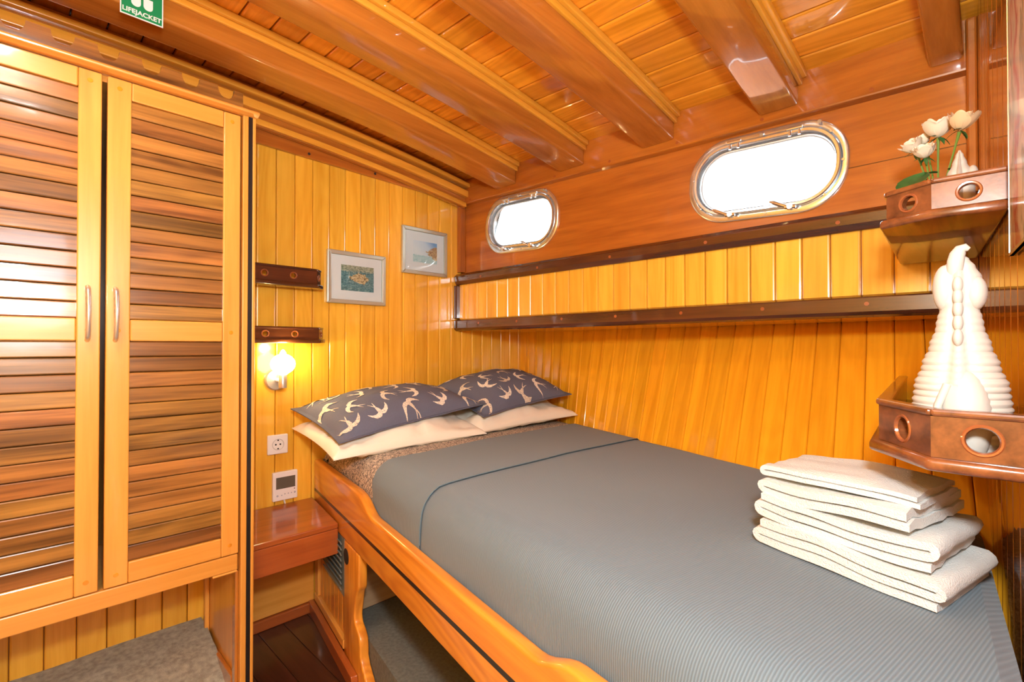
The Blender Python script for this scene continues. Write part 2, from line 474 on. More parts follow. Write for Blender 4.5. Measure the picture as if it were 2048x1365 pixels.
# ---- floor: dark boards, carpet on the left
fl = tag(box('floor', -0.62, 2.48, -0.6, HY + 0.03, -0.02, FL - 0.012, FLOORW['Y']), kind='structure')
x = 0.50
while x < 0.95:
    box('plank', x, x + 0.0985, -0.3, HY, FL - 0.013, FL, FLOORW['Y'], fl, 0.002)
    x += 0.10
def carp_h(y):
    P_ = [(-0.6, .046), (1.55, .046), (1.70, .052), (1.80, .075), (1.88, .108), (1.97, .146), (2.06, .168), (2.15, .176)]
    for (a, ha), (b, hb) in zip(P_, P_[1:]):
        if y <= b:
            k = (y - a) / (b - a); k = k * k * (3 - 2 * k)
            return ha + (hb - ha) * k
    return .176
ys = [-0.6, 0.5, 1.2] + [1.5 + 0.0325 * i for i in range(21)]
xs = [-0.60 + 0.037 * i for i in range(30)] + [0.506]
v = [(xx, yy, carp_h(yy) + 0.010 * noise.noise(Vector((xx * 5, yy * 7, 3))) * (1 if yy > 1.6 else 0)) for yy in ys for xx in xs]
nx = len(xs)
f = [(j * nx + i, j * nx + i + 1, (j + 1) * nx + i + 1, (j + 1) * nx + i) for j in range(len(ys) - 1) for i in range(nx - 1)]
tag(mesh('carpet', v, f, CARP, smooth=True), 'grey-beige carpet running up over the hump below the wardrobe', 'carpet')

# ---- hull side: porthole plank with two openings
def stad(hw, hh, n=14, r=None):
    r = r or hh * 0.93
    pts = []
    for cx, cz, a0 in ((hw - r, hh - r, 0), (-(hw - r), hh - r, pi / 2), (-(hw - r), -(hh - r), pi), (hw - r, -(hh - r), 1.5 * pi)):
        for k in range(n + 1):
            a = a0 + pi / 2 * k / n
            pts.append((cx + r * cos(a), cz + r * sin(a)))
    return pts
TILT = 0.05
PORT = [(1.697, 1.824), (0.560, 1.785)]
def pw_(c, p, x):                                             # porthole plane to world
    a, b = p
    return (x, c[0] + a * cos(TILT) - b * sin(TILT), c[1] + a * sin(TILT) + b * cos(TILT))
def ztop(y): return 1.925 + 0.031 * y
v, f = [], []
for side, xx in ((0, HX), (1, HX + 0.055)):
    cuts = [HY + 0.016, PORT[0][0] + 0.30, PORT[0][0] - 0.30, PORT[1][0] + 0.30, PORT[1][0] - 0.30, wr(HX) - 0.012]
    for s in (0, 2, 4):
        b = len(v); y1, y0 = cuts[s], cuts[s + 1]
        v += [(xx, y1, 1.56), (xx, y0, 1.56), (xx, y0, ztop(y0) + .03), (xx, y1, ztop(y1) + .03)]
        f.append((b, b + 1, b + 2, b + 3))
    for c in PORT:
        loop = [pw_(c, p, xx) for p in stad(0.233, 0.126)]
        n = len(loop); b = len(v); v += loop
        y0, y1, z0, z1 = c[0] - 0.30, c[0] + 0.30, 1.56, None
        out = []
        for k, (_, py, pz) in enumerate(loop):
            a = atan2(pz - c[1], (py - c[0]))
            dy, dz = cos(a), sin(a)
            zt = lambda yy: ztop(yy) + .03
            t = 9.0
            if dy > 1e-6: t = min(t, 0.30 / dy)
            if dy < -1e-6: t = min(t, -0.30 / dy)
            if dz < -1e-6: t = min(t, (c[1] - 1.56) / -dz)
            if dz > 1e-6:
                den = dz - 0.031 * dy
                if den > 1e-6: t = min(t, (zt(c[0]) - c[1]) / den)
            out.append((xx, c[0] + dy * t, c[1] + dz * t))
        v += out
        f += [(b + k, b + (k + 1) % n, b + n + (k + 1) % n, b + n + k) for k in range(n)]
        # corner fillers
        for k in range(n):
            p, q = out[k], out[(k + 1) % n]
            if abs(p[1] - q[1]) > 1e-4 and abs(p[2] - q[2]) > 1e-4:
                cy = c[0] + 0.30 if (p[1] + q[1]) / 2 > c[0] else c[0] - 0.30
                cz = 1.56 if (p[2] + q[2]) / 2 < c[1] else ztop(cy) + .03
                v.append((xx, cy, cz)); f.append((b + n + k, b + n + (k + 1) % n, len(v) - 1))
wh = tag(mesh('wall_hull', v, f, HULL['Y']), kind='structure')
# outer skin of the hull below, so that no daylight leaks in
box('hull_skin', 2.46, 2.48, -0.2, HY + 0.03, 0.0, 1.62, HULL['Y'], wh)
box('locker_top', HX + 0.055, 2.48, -0.2, HY + 0.03, 1.58, 1.60, HULL['Y'], wh)
# seam between the two strakes of the plank near the aft end
box('strake_seam', HX - 0.0015, HX + 0.002, 0.04, 0.33, 1.742, 1.7445, MAHO['Y'], wh)

def sweepY(name, sec, y0, y1, mat, n=2, dz=lambda y: 0.0, bevel=0.004, parent=None):
    ys_ = [y0 + (y1 - y0) * i / n for i in range(n + 1)]
    loops = [[(a, yy, b + dz(yy)) for a, b in sec] for yy in ys_]
    m = len(sec)
    vv = [p for l in loops for p in l]
    ff = [(j * m + i, j * m + (i + 1) % m, (j + 1) * m + (i + 1) % m, (j + 1) * m + i) for j in range(n) for i in range(m)]
    ff += [tuple(range(m - 1, -1, -1)), tuple(n * m + i for i in range(m))]
    return mesh(name, vv, ff, mat, parent, False, bevel, 2, ang=40)
YA, YB = wr(1.76) + 0.001, HY - 0.001
sl = lambda y: 0.031 * y
# deck clamp above the plank, with bungs
t = tag(sweepY('trim_4', [(1.757, 1.928), (1.80, 1.922), (1.80, 2.11), (1.766, 2.11)], YA, YB, HULL['Y'], 6, sl, 0.006), kind='structure')
for k in range(7):
    y = 0.25 + k * 0.3
    lathe('bung', [(0.0001, 0.0), (0.006, 0.0), (0.006, 0.0015)], Matrix.Translation((1.7580, y, 1.945 + sl(y))) @ Matrix.Rotation(-pi / 2, 4, 'Y'), RED['Y'], t, 12)
# moulded ledge under the plank
t = tag(sweepY('trim_5', [(1.786, 1.612), (1.740, 1.602), (1.724, 1.588), (1.728, 1.560), (1.738, 1.540), (1.752, 1.540), (1.786, 1.56)], YA, YB, MAHO['Y'], 4, lambda y: 0.0, 0.003), kind='structure')
for k in range(5):
    lathe('bung', [(0.0001, 0.0), (0.006, 0.0), (0.006, 0.0015)], Matrix.Translation((1.7268, 0.33 + k * 0.4, 1.570)) @ Matrix.Rotation(-pi / 2, 4, 'Y'), RED['Y'], t, 12)
# locker face boards
lf = tag(box('wall_locker', LX + 0.012, LX + 0.03, YA, YB, 1.30, 1.56, HULL['Z']), kind='structure')  # brown backing carries the groove shade in its colour
y = YB - PW / 2 - 0.012
first = None
while y > 0.02:
    if first is None:
        first = box('plank', 0, 0.013, -PW / 2 + 0.0009, PW / 2 - 0.0009, 1.32, 1.548, PINE['Z'], None, 0.0058, 3)
        first.parent = lf; first.location = (LX, y, 0)
    else:
        c = first.copy(); COL.objects.link(c); c.parent = lf; c.location = (LX, y, 0)
    y -= PW
# lower moulded edge of the locker
t = tag(sweepY('trim_6', [(1.765, 1.352), (1.742, 1.350), (1.722, 1.342), (1.722, 1.300), (1.728, 1.290), (1.738, 1.284), (1.765, 1.284)], YA, YB, MAHO['Y'], 4, lambda y: 0.0, 0.003), kind='structure')
for k in range(7):
    lathe('bung', [(0.0001, 0.0), (0.006, 0.0), (0.006, 0.0015)], Matrix.Translation((1.7218, 0.26 + k * 0.28, 1.322)) @ Matrix.Rotation(-pi / 2, 4, 'Y'), RED['Y'], t, 12)
tag(box('trim_7', 1.722, 1.768, HY - 0.022, HY - 0.0005, 1.353, 1.538, MAHO['Z'], None, 0.005), kind='structure')
tag(box('trim_8', 1.745, 1.784, HY - 0.030, HY - 0.0005, 1.613, 1.985, HULL['Z'], None, 0.004), kind='structure')
# underside boards of the locker
ub = tag(box('wall_locker_underside', 1.764, 2.40, YA, YB, 1.296, 1.31, PINE['Y']), kind='structure')
for k in range(6):
    box('plank', 1.766 + k * 0.085, 1.766 + k * 0.085 + 0.0835, wr(1.766 + k * 0.085) + 0.006, YB, 1.286, 1.297, PINE['Y'], ub, 0.003)
# leaning boards of the hull lining below the locker
def low(k, z):
    a = Vector((2.26, 2.15, 1.2)) - Vector((0.134, 0.991, 0)) * (PW * k)
    b = Vector((2.239, 2.068 + 0.03, 0.8)) + Vector((-0.0254, -0.0765, 0)) * k
    return b + (a - b) * ((z - 0.8) / 0.4)
wlow = tag(mesh('wall_hull_lining', [low(k, z) + Vector((0.030, 0, -0.012)) for z in (0.59, 1.30) for k in range(-1, 31)], [(i, i + 1, 33 + i, 32 + i) for i in range(31)], HULL['Z']), kind='structure')  # backing browner than the lining boards, standing in for shade in the gaps
for k in range(29):
    g = 0.012
    q = [low(k + g - (0.6 if k == 0 else 0), 0.60), low(k + 1 - g, 0.60), low(k + 1 - g, 1.292), low(k + g - (0.6 if k == 0 else 0), 1.292)]
    n = (q[1] - q[0]).cross(q[3] - q[0]).normalized()
    if n.x > 0: n = -n
    ctr = sum(q, Vector()) / 4
    zl = ((q[2] + q[3]) - (q[0] + q[1])).normalized(); yl = n; xl = yl.cross(zl).normalized()
    R_ = Matrix((xl, yl, zl)).transposed()
    q = [R_.transposed() @ (p - ctr) for p in q]
    o = hexa('plank', q, [p + Vector((0, -0.015, 0)) for p in q], LINE['Z'], None, 0.0062, 3)
    o.matrix_basis = Matrix.Translation(ctr) @ R_.to_4x4()
    o.parent = wlow

# ---- ceiling boards and deck beams
ce = tag(mesh('ceiling', [(x, y, zc(x, y) + 0.018) for y in (-0.2, HY + 0.03) for x in [-0.62 + 0.12 * i for i in range(21)]], [(i, i + 1, 22 + i, 21 + i) for i in range(20)], MAHO['Y']), kind='structure')
CW = 0.0925
x = -0.62
while x < 1.80:
    x1 = min(x + CW, 1.81)
    g = 0.0015
    ya, yb_ = -0.18, HY
    mid = Vector(((x + x1) / 2, (ya + yb_) / 2, 0))
    lo = [Vector((px, py, zc(px, py))) - mid for px, py in ((x + g, ya), (x1 - g, ya), (x1 - g, yb_), (x + g, yb_))]
    o = hexa('plank', lo, [p + Vector((0, 0, 0.017)) for p in lo], CEIL['Y'], None, 0.0065, 3)
    o.parent = ce; o.location = mid
    x = x1

def sweepX(name, sec, x0, x1, mat, parent=None, n=14, bevel=0.0):
    """section (y, height above beam underside) swept along the deck camber"""
    m = len(sec)
    vv = []
    for i in range(n + 1):
        xx = x0 + (x1 - x0) * i / n
        yr = sec[0][0]
        vv += [(xx, a, zb(xx, yr) + b) for a, b in sec]
    ff = [(j * m + i, j * m + (i + 1) % m, (j + 1) * m + (i + 1) % m, (j + 1) * m + i) for j in range(n) for i in range(m)]
    ff += [tuple(range(m - 1, -1, -1)), tuple(n * m + i for i in range(m))]
    return mesh(name, vv, ff, mat, parent, bevel > 0, bevel, 3, ang=40)
BL = ['varnished deck beam nearest the head bulkhead, carrying the lifejacket sign',
      'varnished deck beam second from the head bulkhead, ending above the far porthole',
      'varnished deck beam third from the head bulkhead, ending between the two portholes',
      'pale glinting deck beam ending just above the large near porthole',
      'dark deck beam end tucked against the right bulkhead']
for i, (ya, w) in enumerate(((1.700, 0.140), (1.283, 0.140), (0.862, 0.136), (0.440, 0.118), (0.05, 0.072))):
    r = 0.0
    e = thing('deck_beam', (0.6, ya + w / 2, zb(0.6, ya)), BL[i], 'beam', 'deck beams')
    sweepX('beam_body', [(ya, 0.0), (ya + w, 0.0), (ya + w, 0.108), (ya, 0.108)], -0.60 if i < 4 else 0.9, 1.762, BEAM['X'], e, 16, 0.010)
    if i < 4:
        sweepX('batten', [(ya - 0.012, 0.062), (ya + 0.001, 0.062), (ya + 0.001, 0.082), (ya - 0.012, 0.082)], -0.60, 1.760, BAT['X'], e, 16, 0.003)
        sweepX('batten', [(ya - 0.024, 0.0825), (ya + 0.001, 0.0825), (ya + 0.001, 0.1035), (ya - 0.024, 0.1035)], -0.60, 1.760, BAT['X'], e, 16, 0.003)
# cornice along the head bulkhead
e = thing('cornice', (0.6, HY - 0.05, zb(0.6, HY)), 'stepped timber cornice where the ceiling meets the head bulkhead', 'cornice')
sweepX('cornice_board', [(2.095, -0.055), (2.126, -0.055), (2.126, 0.100), (2.095, 0.100)], -0.60, 1.762, BEAM['X'], e, 16, 0.004)
for d, b0, b1 in ((0.012, -0.052, -0.028), (0.028, 0.000, 0.034), (0.042, 0.052, 0.072)):
    sweepX('batten', [(2.095 - d, b0), (2.096, b0), (2.096, b1), (2.095 - d, b1)], -0.60, 1.760, BAT['X'], e, 16, 0.003)
# frieze board under the cornice, with screw holes
t = tag(mesh('trim_9', [(-0.60, HY - 0.022, 2.060), (1.770, HY - 0.022, 2.005), (1.770, HY - 0.0005, 2.005), (-0.60, HY - 0.0005, 2.060), (-0.60, HY - 0.022, 2.15), (1.770, HY - 0.022, 2.045), (1.770, HY - 0.0005, 2.045), (-0.60, HY - 0.0005, 2.15)], HF, HULL['X'], None, False, 0.003), kind='structure')
for xx in (0.90, 1.22, 1.50):
    lathe('screw_hole', [(0.0001, 0), (0.006, 0), (0.006, 0.001)], Matrix.Translation((xx, HY - 0.0222, 2.052 - (xx - 0.4) * 0.022)) @ Matrix.Rotation(pi / 2, 4, 'X'), DARK, t, 12)

# ---- portholes
def porthole(name, c):
    e = thing(name, (HX, c[0], c[1]), None, None, None, 'structure')
    L_ = lambda hw, hh, dx: [pw_(c, p, HX + dx) for p in stad(hw, hh)]
    loft('flange', [L_(.232, .125, .05), L_(.252, .148, .0), L_(.252, .148, -.006), L_(.248, .144, -.009), L_(.236, .130, -.009), L_(.232, .125, -.004)], STEEL, e, ring=True)
    loft('opening_rim', [L_(.231, .124, .03), L_(.231, .124, -.012), L_(.228, .121, -.017), L_(.221, .113, -.017), L_(.216, .107, -.010), L_(.213, .104, .018), L_(.213, .104, .03)], STEEL, e, ring=True)
    loft('glass_pane', [L_(.214, .105, .020), L_(.214, .105, .024)], PANE, e, cap=(True, True), smooth=False)
    loft('gasket', [L_(.216, .107, .014), L_(.211, .102, .014), L_(.211, .102, .019), L_(.216, .107, .019)], GREYP, e, ring=True)
    def at(a, b, dx): return Vector(pw_(c, (a, b), HX + dx))
    for s in (-0.10, 0.09):                                     # hinges along the top
        h = tube('hinge', [at(s - .022, .126, -.018), at(s + .022, .126, -.018)], .0065, STEEL, e, 10)
        for q in (-.014, .014):
            tube('hinge_lug', [at(s + q, .126, -.018), at(s + q, .104, -.018)], .0045, STEEL, h, 8)
    for s in (-0.17, 0.0):
        tube('stay_lug', [at(s, .136, -.008), at(s, .128, -.022)], .006, STEEL, e, 8)
    for s in (-0.10, 0.09):                                     # dogs along the bottom
        h = tube('latch_dog', [at(s, -.128, -.008), at(s, -.128, -.034)], .009, STEEL, e, 10)
        tube('latch_bolt', [at(s - .016, -.128, -.026), at(s + .016, -.128, -.026)], .0065, STEEL, h, 8)
        tube('latch_wing', [at(s + .012, -.126, -.028), at(s + .05, -.108, -.032), at(s + .062, -.104, -.030)], .004, STEEL, h, 8, [.005, .006, .003])
    for p in [(.236, .02), (.205, -.09), (.10, -.134), (-.02, -.134), (-.19, -.10), (-.236, 0.0), (.12, .134), (-.20, .095)]:
        a, b = p
        lathe('screw', [(.0001, 0), (.0048, 0), (.004, .002), (.0001, .0024)], Matrix.Translation(at(a, b, -.009)) @ Matrix.Rotation(-pi / 2, 4, 'Y'), STEEL, e, 10)
    return e
porthole('window_1', PORT[0])
porthole('window_2', PORT[1])

# ------------------------------------------------------------------ wardrobe
WY = 1.72
wd = thing('wardrobe', (0.16, 1.93, FL), 'tall timber wardrobe with two louvered doors on the left', 'wardrobe')
box('side_panel', 0.513, 0.5300, WY - 0.004, HY - 0.002, FL, 1.952, DOORW['Z'], wd, 0.003)
box('inlay_strip', 0.5300, 0.5415, WY - 0.0035, HY - 0.002, FL, 1.952, BLACK, wd)
box('edge_board', 0.5415, 0.5520, WY - 0.004, HY - 0.002, FL, 1.952, DOORW['Z'], wd, 0.003)
box('side_panel', -0.21, -0.19, WY + 0.024, HY - 0.002, FL, 1.952, DOORW['Z'], wd)
box('bottom_board', -0.19, 0.512, WY + 0.03, HY - 0.002, 0.515, 0.533, DOORW['X'], wd)
box('top_board', -0.21, 0.512, WY + 0.026, HY - 0.002, 1.930, 1.953, DOORW['X'], wd)
box('back_board', -0.19, 0.512, HY - 0.012, HY - 0.003, 0.535, 1.93, SLAT['Z'], wd)
box('bottom_rail', -0.21, 0.506, WY + 0.002, WY + 0.028, 0.488, 0.538, DOORW['X'], wd, 0.003)
box('rail_lug', 0.436, 0.5055, WY + 0.003, WY + 0.026, 0.480, 0.4878, DOORW['X'], wd, 0.003)
prism('cornice_moulding', [(WY - 0.028, 1.955), (WY - 0.022, 1.961), (WY + 0.05, 1.963), (WY + 0.05, 1.9535), (WY + 0.004, 1.943), (WY - 0.012, 1.944), (WY - 0.026, 1.949)], lambda a, b, t: (t, a, b), -0.23, 0.556, DOORW['X'], wd, 0.002)
# frieze with half-round cut-outs along its top edge
poly = [(-0.23, 1.9635), (0.517, 1.9635), (0.517, 2.021)]
for cx in (0.468, 0.372, 0.275, 0.178, 0.085, -0.008, -0.10):
    for k in range(11):
        a = pi * k / 10
        poly.append((cx + 0.0235 * cos(a), 2.021 - 0.035 * sin(a)))
poly += [(-0.23, 2.021)]
prism('frieze_board', poly, lambda a, b, t: (a, t, b), WY + 0.012, WY + 0.026, SLAT['X'], wd, 0.0)
# beading on the panel face inside the foot recess
box('panel_beading', 0.498, 0.5128, 2.062, 2.080, 0.15, 0.48, DOORW['Z'], wd, 0.004)
box('panel_beading', 0.503, 0.5128, 1.735, 1.765, FL, 0.48, BEAM['Z'], wd, 0.003)
box('panel_skirting', 0.500, 0.5128, 1.765, 2.147, FL, 0.135, BEAM['Y'], wd, 0.004)

def door(x0, x1, xh, name='door'):
    zb0, zt = 0.541, 1.940
    xi0, xi1 = x0 + 0.053, x1 - 0.049
    up = (1.274, 1.889); lw = (0.599, 1.214)
    y0, y1 = WY, WY + 0.022
    d = multibox(name, [(x0, xi0 - .0003, y0, y1, zb0, zt), (xi1 + .0003, x1, y0, y1, zb0, zt),
                        (xi0, xi1, y0, y1, up[1], zt), (xi0, xi1, y0, y1, lw[1], up[0]), (xi0, xi1, y0, y1, zb0, lw[0])],
                 [DOORW['Z'], DOORW['X']], [0, 0, 1, 1, 1], wd, 0.0032)
    sm = None
    n = 14
    for z0, z1 in (up, lw):
        p = (z1 - z0) / n
        for k in range(n):
            zc_ = z0 + p * (k + 0.5)
            if sm is None:
                h = p * 0.482
                sec = [(y0 + 0.0050, -h), (y0 + 0.0130, -h), (y0 + 0.0142, h), (y0 + 0.0062, h)]
                sm = prism('slat', sec, lambda a, b, t: (t, a, b), -(xi1 - xi0) / 2 - 0.004, (xi1 - xi0) / 2 + 0.004, SLAT['X'], None, 0.0034)
                sm.parent = d; sm.location = ((xi0 + xi1) / 2, 0, zc_)
            else:
                c = sm.copy(); COL.objects.link(c); c.parent = d; c.location = ((xi0 + xi1) / 2 + random.uniform(-.0005, .0005), random.uniform(-.0006, .0006), zc_)
    # bowed pull handle
    pts = [(xh, y0 + 0.001, 1.216), (xh, y0 - 0.016, 1.222)] + [(xh, y0 - 0.020 - 0.012 * sin(pi * k / 8), 1.228 + 0.118 * k / 8) for k in range(9)] + [(xh, y0 - 0.016, 1.352), (xh, y0 + 0.001, 1.358)]
    hd = tube('handle', pts, 0.0058, BRUSH, d, 10)
    for px in (x0 + 0.026, x1 - 0.025):
        for pz in (0.572, 1.243, 1.913):
            lathe('dowel_plug', [(.0001, 0), (.0062, 0), (.0056, .0012), (.0001, .0014)], Matrix.Translation((px, y0, pz)) @ Matrix.Rotation(pi / 2, 4, 'X'), CEIL['Z'], d, 14)
    return d
door(0.1755, 0.5075, 0.1955)
door(-0.168, 0.1640, 0.1375)

# ------------------------------------------------------------------ bedside shelf
bs = thing('bedside_shelf', (0.72, 1.96, 0.42), 'glossy red-brown bedside shelf below the thermostat', 'shelf')
prism('shelf_top', [(0.5535, 1.764), (0.8620, 1.764), (0.9300, HY - 0.002), (0.5535, HY - 0.002)], lambda a, b, t: (a, b, t), 0.514, 0.534, RED['X'], bs, 0.004)
box('apron', 0.5535, 0.8630, 1.766, 1.786, 0.418, 0.5135, RED['X'], bs, 0.003)

# ------------------------------------------------------------------ berth: bed frame, mattress, sheet
OB = Vector((0.935, HY, 0)); DB = Vector((-0.1819, -0.9833, 0)); NB = Vector((0.9833, -0.1819, 0))
def B(s, m, z): return OB + DB * s + NB * m + Vector((0, 0, z))
pb = lambda a, b, t: (t, -a, b)
def in_bed(o):
    o.matrix_basis = Matrix.Translation(OB) @ Matrix.Rotation(-atan2(0.1819, 0.9833), 4, 'Z')
    return o
bed = thing('berth', B(1.0, 0.6, FL), 'built-in timber double berth with scrolled front rail and black inlay line', 'bed')
def smooth(a, b, n=8):
    return [(a[0] + (b[0] - a[0]) * k / n, a[1] + (b[1] - a[1]) * (1 - cos(pi * k / n)) / 2) for k in range(n + 1)]
top = [(0.006, 0.702), (0.59, 0.702)] + smooth((0.61, 0.700), (0.765, 0.654), 8) + [(1.56, 0.650)] + smooth((1.585, 0.650), (1.70, 0.684), 6) + [(2.14, 0.690)]
rail = prism('front_rail', [(0.006, 0.492)] + top + [(2.14, 0.492)], pb, 0.0, 0.034, RAIL['Y'], bed, 0.010, 4, True)
prism('inlay_strip', [(0.02, 0.5675), (2.139, 0.5675), (2.139, 0.5795), (0.02, 0.5795)], pb, -0.0006, 0.004, BLACK, bed)
edge = [(0.455, 0.491), (0.622, 0.491), (0.622, 0.385), (0.618, 0.372), (0.602, 0.358), (0.590, 0.325), (0.578, 0.285), (0.574, 0.262), (0.582, 0.243), (0.615, 0.228), (0.634, 0.212), (0.640, 0.185), (0.640, 0.158), (0.655, 0.135), (0.70, 0.105), (0.75, 0.07), (0.77, FL), (0.455, FL)]
prism('scrolled_post', edge, pb, 0.002, 0.034, RAIL['Z'], bed, 0.006, 3, True)
prism('locker_stile', [(0.02, 0.491), (0.075, 0.491), (0.075, 0.125), (0.02, 0.125)], pb, 0.002, 0.024, DOORW['Z'], bed, 0.004)
prism('locker_rail', [(0.02, 0.124), (0.4545, 0.124), (0.4545, 0.09), (0.02, 0.09)], pb, 0.000, 0.024, DOORW['Y'], bed, 0.004)
for k in range(7):
    a0 = 0.0755 + k * 0.0542
    prism('bead_board', [(a0, 0.490), (a0 + 0.0535, 0.490), (a0 + 0.0535, 0.125), (a0, 0.125)], pb, 0.013, 0.022, RAIL['Z'], bed, 0.004)
prism('plinth', [(0.012, 0.0895), (0.62, 0.0895), (0.64, FL), (0.012, FL)], pb, -0.022, 0.0015, RED['Y'], bed, 0.003)
vg = prism('vent_grille', [(0.165, 0.49), (0.445, 0.49), (0.445, 0.275), (0.165, 0.275)], pb, 0.006, 0.0125, GRILLE, bed, 0.002)
for k in range(9):
    z0 = 0.295 + k * 0.021
    prism('vent_slat', [(0.185, z0), (0.425, z0), (0.425, z0 + 0.012), (0.185, z0 + 0.012)], lambda a, b, t: (t - (b - z0) * 0.4, -a, b), -0.001, 0.003, GRILLE, bed)
for o in list(bed.children):
    in_bed(o)
for o in list(bed.children):
    if o.name.startswith(('vent_slat', 'inlay_strip')):
        o.parent = vg if o.name.startswith('vent') else rail
        o.matrix_parent_inverse = Matrix(); o.matrix_basis = Matrix()
lathe('finger_hole', [(.0001, 0), (.028, 0), (.028, .0012)], Matrix.Translation(B(0.485, 0.0015, 0.44)) @ Matrix.Rotation(atan2(NB.y, NB.x), 4, 'Z') @ Matrix.Rotation(-pi / 2, 4, 'Y'), DARK, bed, 24)
box('berth_bulkhead', 0.885, 2.20, 1.715, 1.735, 0.20, 0.545, PLY['X'], bed)
mesh('berth_platform', [tuple(B(0.44, 0.036, 0.20)), tuple(B(2.14, 0.036, 0.20)), (1.60, 0.02, 0.20), (2.20, 1.714, 0.20), tuple(B(0.44, 0.036, FL)), tuple(B(2.14, 0.036, FL))], [(0, 1, 2, 3), (1, 0, 4, 5)], DCARP, bed)
mesh('mattress_base', [tuple(B(0.0, 0.034, 0.58)), tuple(B(2.14, 0.034, 0.58)), (1.50, 0.02, 0.58), (2.20, 2.14, 0.58)], [(0, 1, 2, 3)], PLY['Y'], bed)

MZ = 0.802
CQ = [Vector((0.972, 2.138, 0)), Vector((2.215, 2.138, 0)), Vector((1.545, 0.024, 0)), Vector((0.575, -0.044, 0))]   # head-left, head-right, foot-right, foot-left
def plan(u, v): return (CQ[0] * (1 - u) + CQ[1] * u) * (1 - v) + (CQ[3] * (1 - u) + CQ[2] * u) * v
def rnd_drop(d, r):
    if d >= r: return 0.0
    q = (r - d) / r
    return r * (1 - sqrt(max(0.0, 1 - q * q)))
US = [0, .003, .008, .015, .025, .038, .055, .08, .12, .18, .26, .35, .45, .55, .65, .75, .84, .91, .95, .975, .99, 1.0]
def bedding(name, v0, v1, off, mat, nv, z_low, parent=None, foot=True, wr_amp=0.0, head=False, skew=(0.0, 0.0)):
    """top surface with rounded shoulders and the long side hanging down behind the rail"""
    rows = []
    for j in range(nv + 1):
        vb = (v0 + (v1 - v0) * j / nv)
        v_ = vb
        row = []
        for z in (z_low, 0.66, 0.70):
            p = plan(0, v_); p -= NB * off
            if z != z_low: p -= NB * (0.010 * wr_amp * noise.noise(Vector((v_ * 9, z * 8, 1))))
            row.append(Vector((p.x, p.y, z)))
        for u in US:
            v_ = vb + (skew[0] + (skew[1] - skew[0]) * j / nv) * u
            p = plan(u, v_)
            wl_ = (plan(1, v_) - plan(0, v_)).length
            ll = (plan(u, 1) - plan(u, 0)).length
            dl, dr_, df, dh = u * wl_, (1 - u) * wl_, (1 - v_) * ll, v_ * ll
            z = MZ - rnd_drop(dl, 0.085) - rnd_drop(dr_, 0.04) - rnd_drop(df, 0.03)
            if head: z -= rnd_drop(dh, 0.05)
            z += 0.006 * sin(pi * u) + wr_amp * 0.004 * noise.noise(Vector((p.x * 4, p.y * 4, 0)))
            q = Vector((p.x, p.y, z + off))
            if u < 0.06: q -= NB * off
            row.append(q)
        p = plan(1, v_)
        row.append(Vector((p.x, p.y, z_low)))
        v_ = vb
        rows.append(row)
    n = len(rows[0])
    vv = [p for r in rows for p in r]
    ff = [(j * n + i, j * n + i + 1, (j + 1) * n + i + 1, (j + 1) * n + i) for j in range(nv) for i in range(n - 1)]
    if foot: ff.append(tuple(nv * n + i for i in range(n)))
    if head: ff.append(tuple(range(n)))
    return mesh(name, vv, ff, mat, parent, True), rows
m_, _ = bedding('mattress', 0.0, 1.0, 0.0, TICK, 24, 0.584, head=True)
tag(m_, 'speckled beige mattress showing beside the pillows at the head of the berth', 'mattress')
sh, _ = bedding('bed_sheet', 0.305, 1.0, 0.004, SHEET, 60, 0.60, wr_amp=0.8)
tag(sh, 'plain grey finely ribbed sheet spread over the mattress', 'sheet')
fo, rows = bedding('turned_down_fold', 0.298, 0.472, 0.0085, SHEET, 16, 0.60, sh, foot=False, wr_amp=0.8, skew=(0.0, 0.03))
tube('hem_piping', [p + Vector((0, 0, 0.0005)) for p in rows[-1][1:-2]], 0.0018, TEAL, sh, 6)

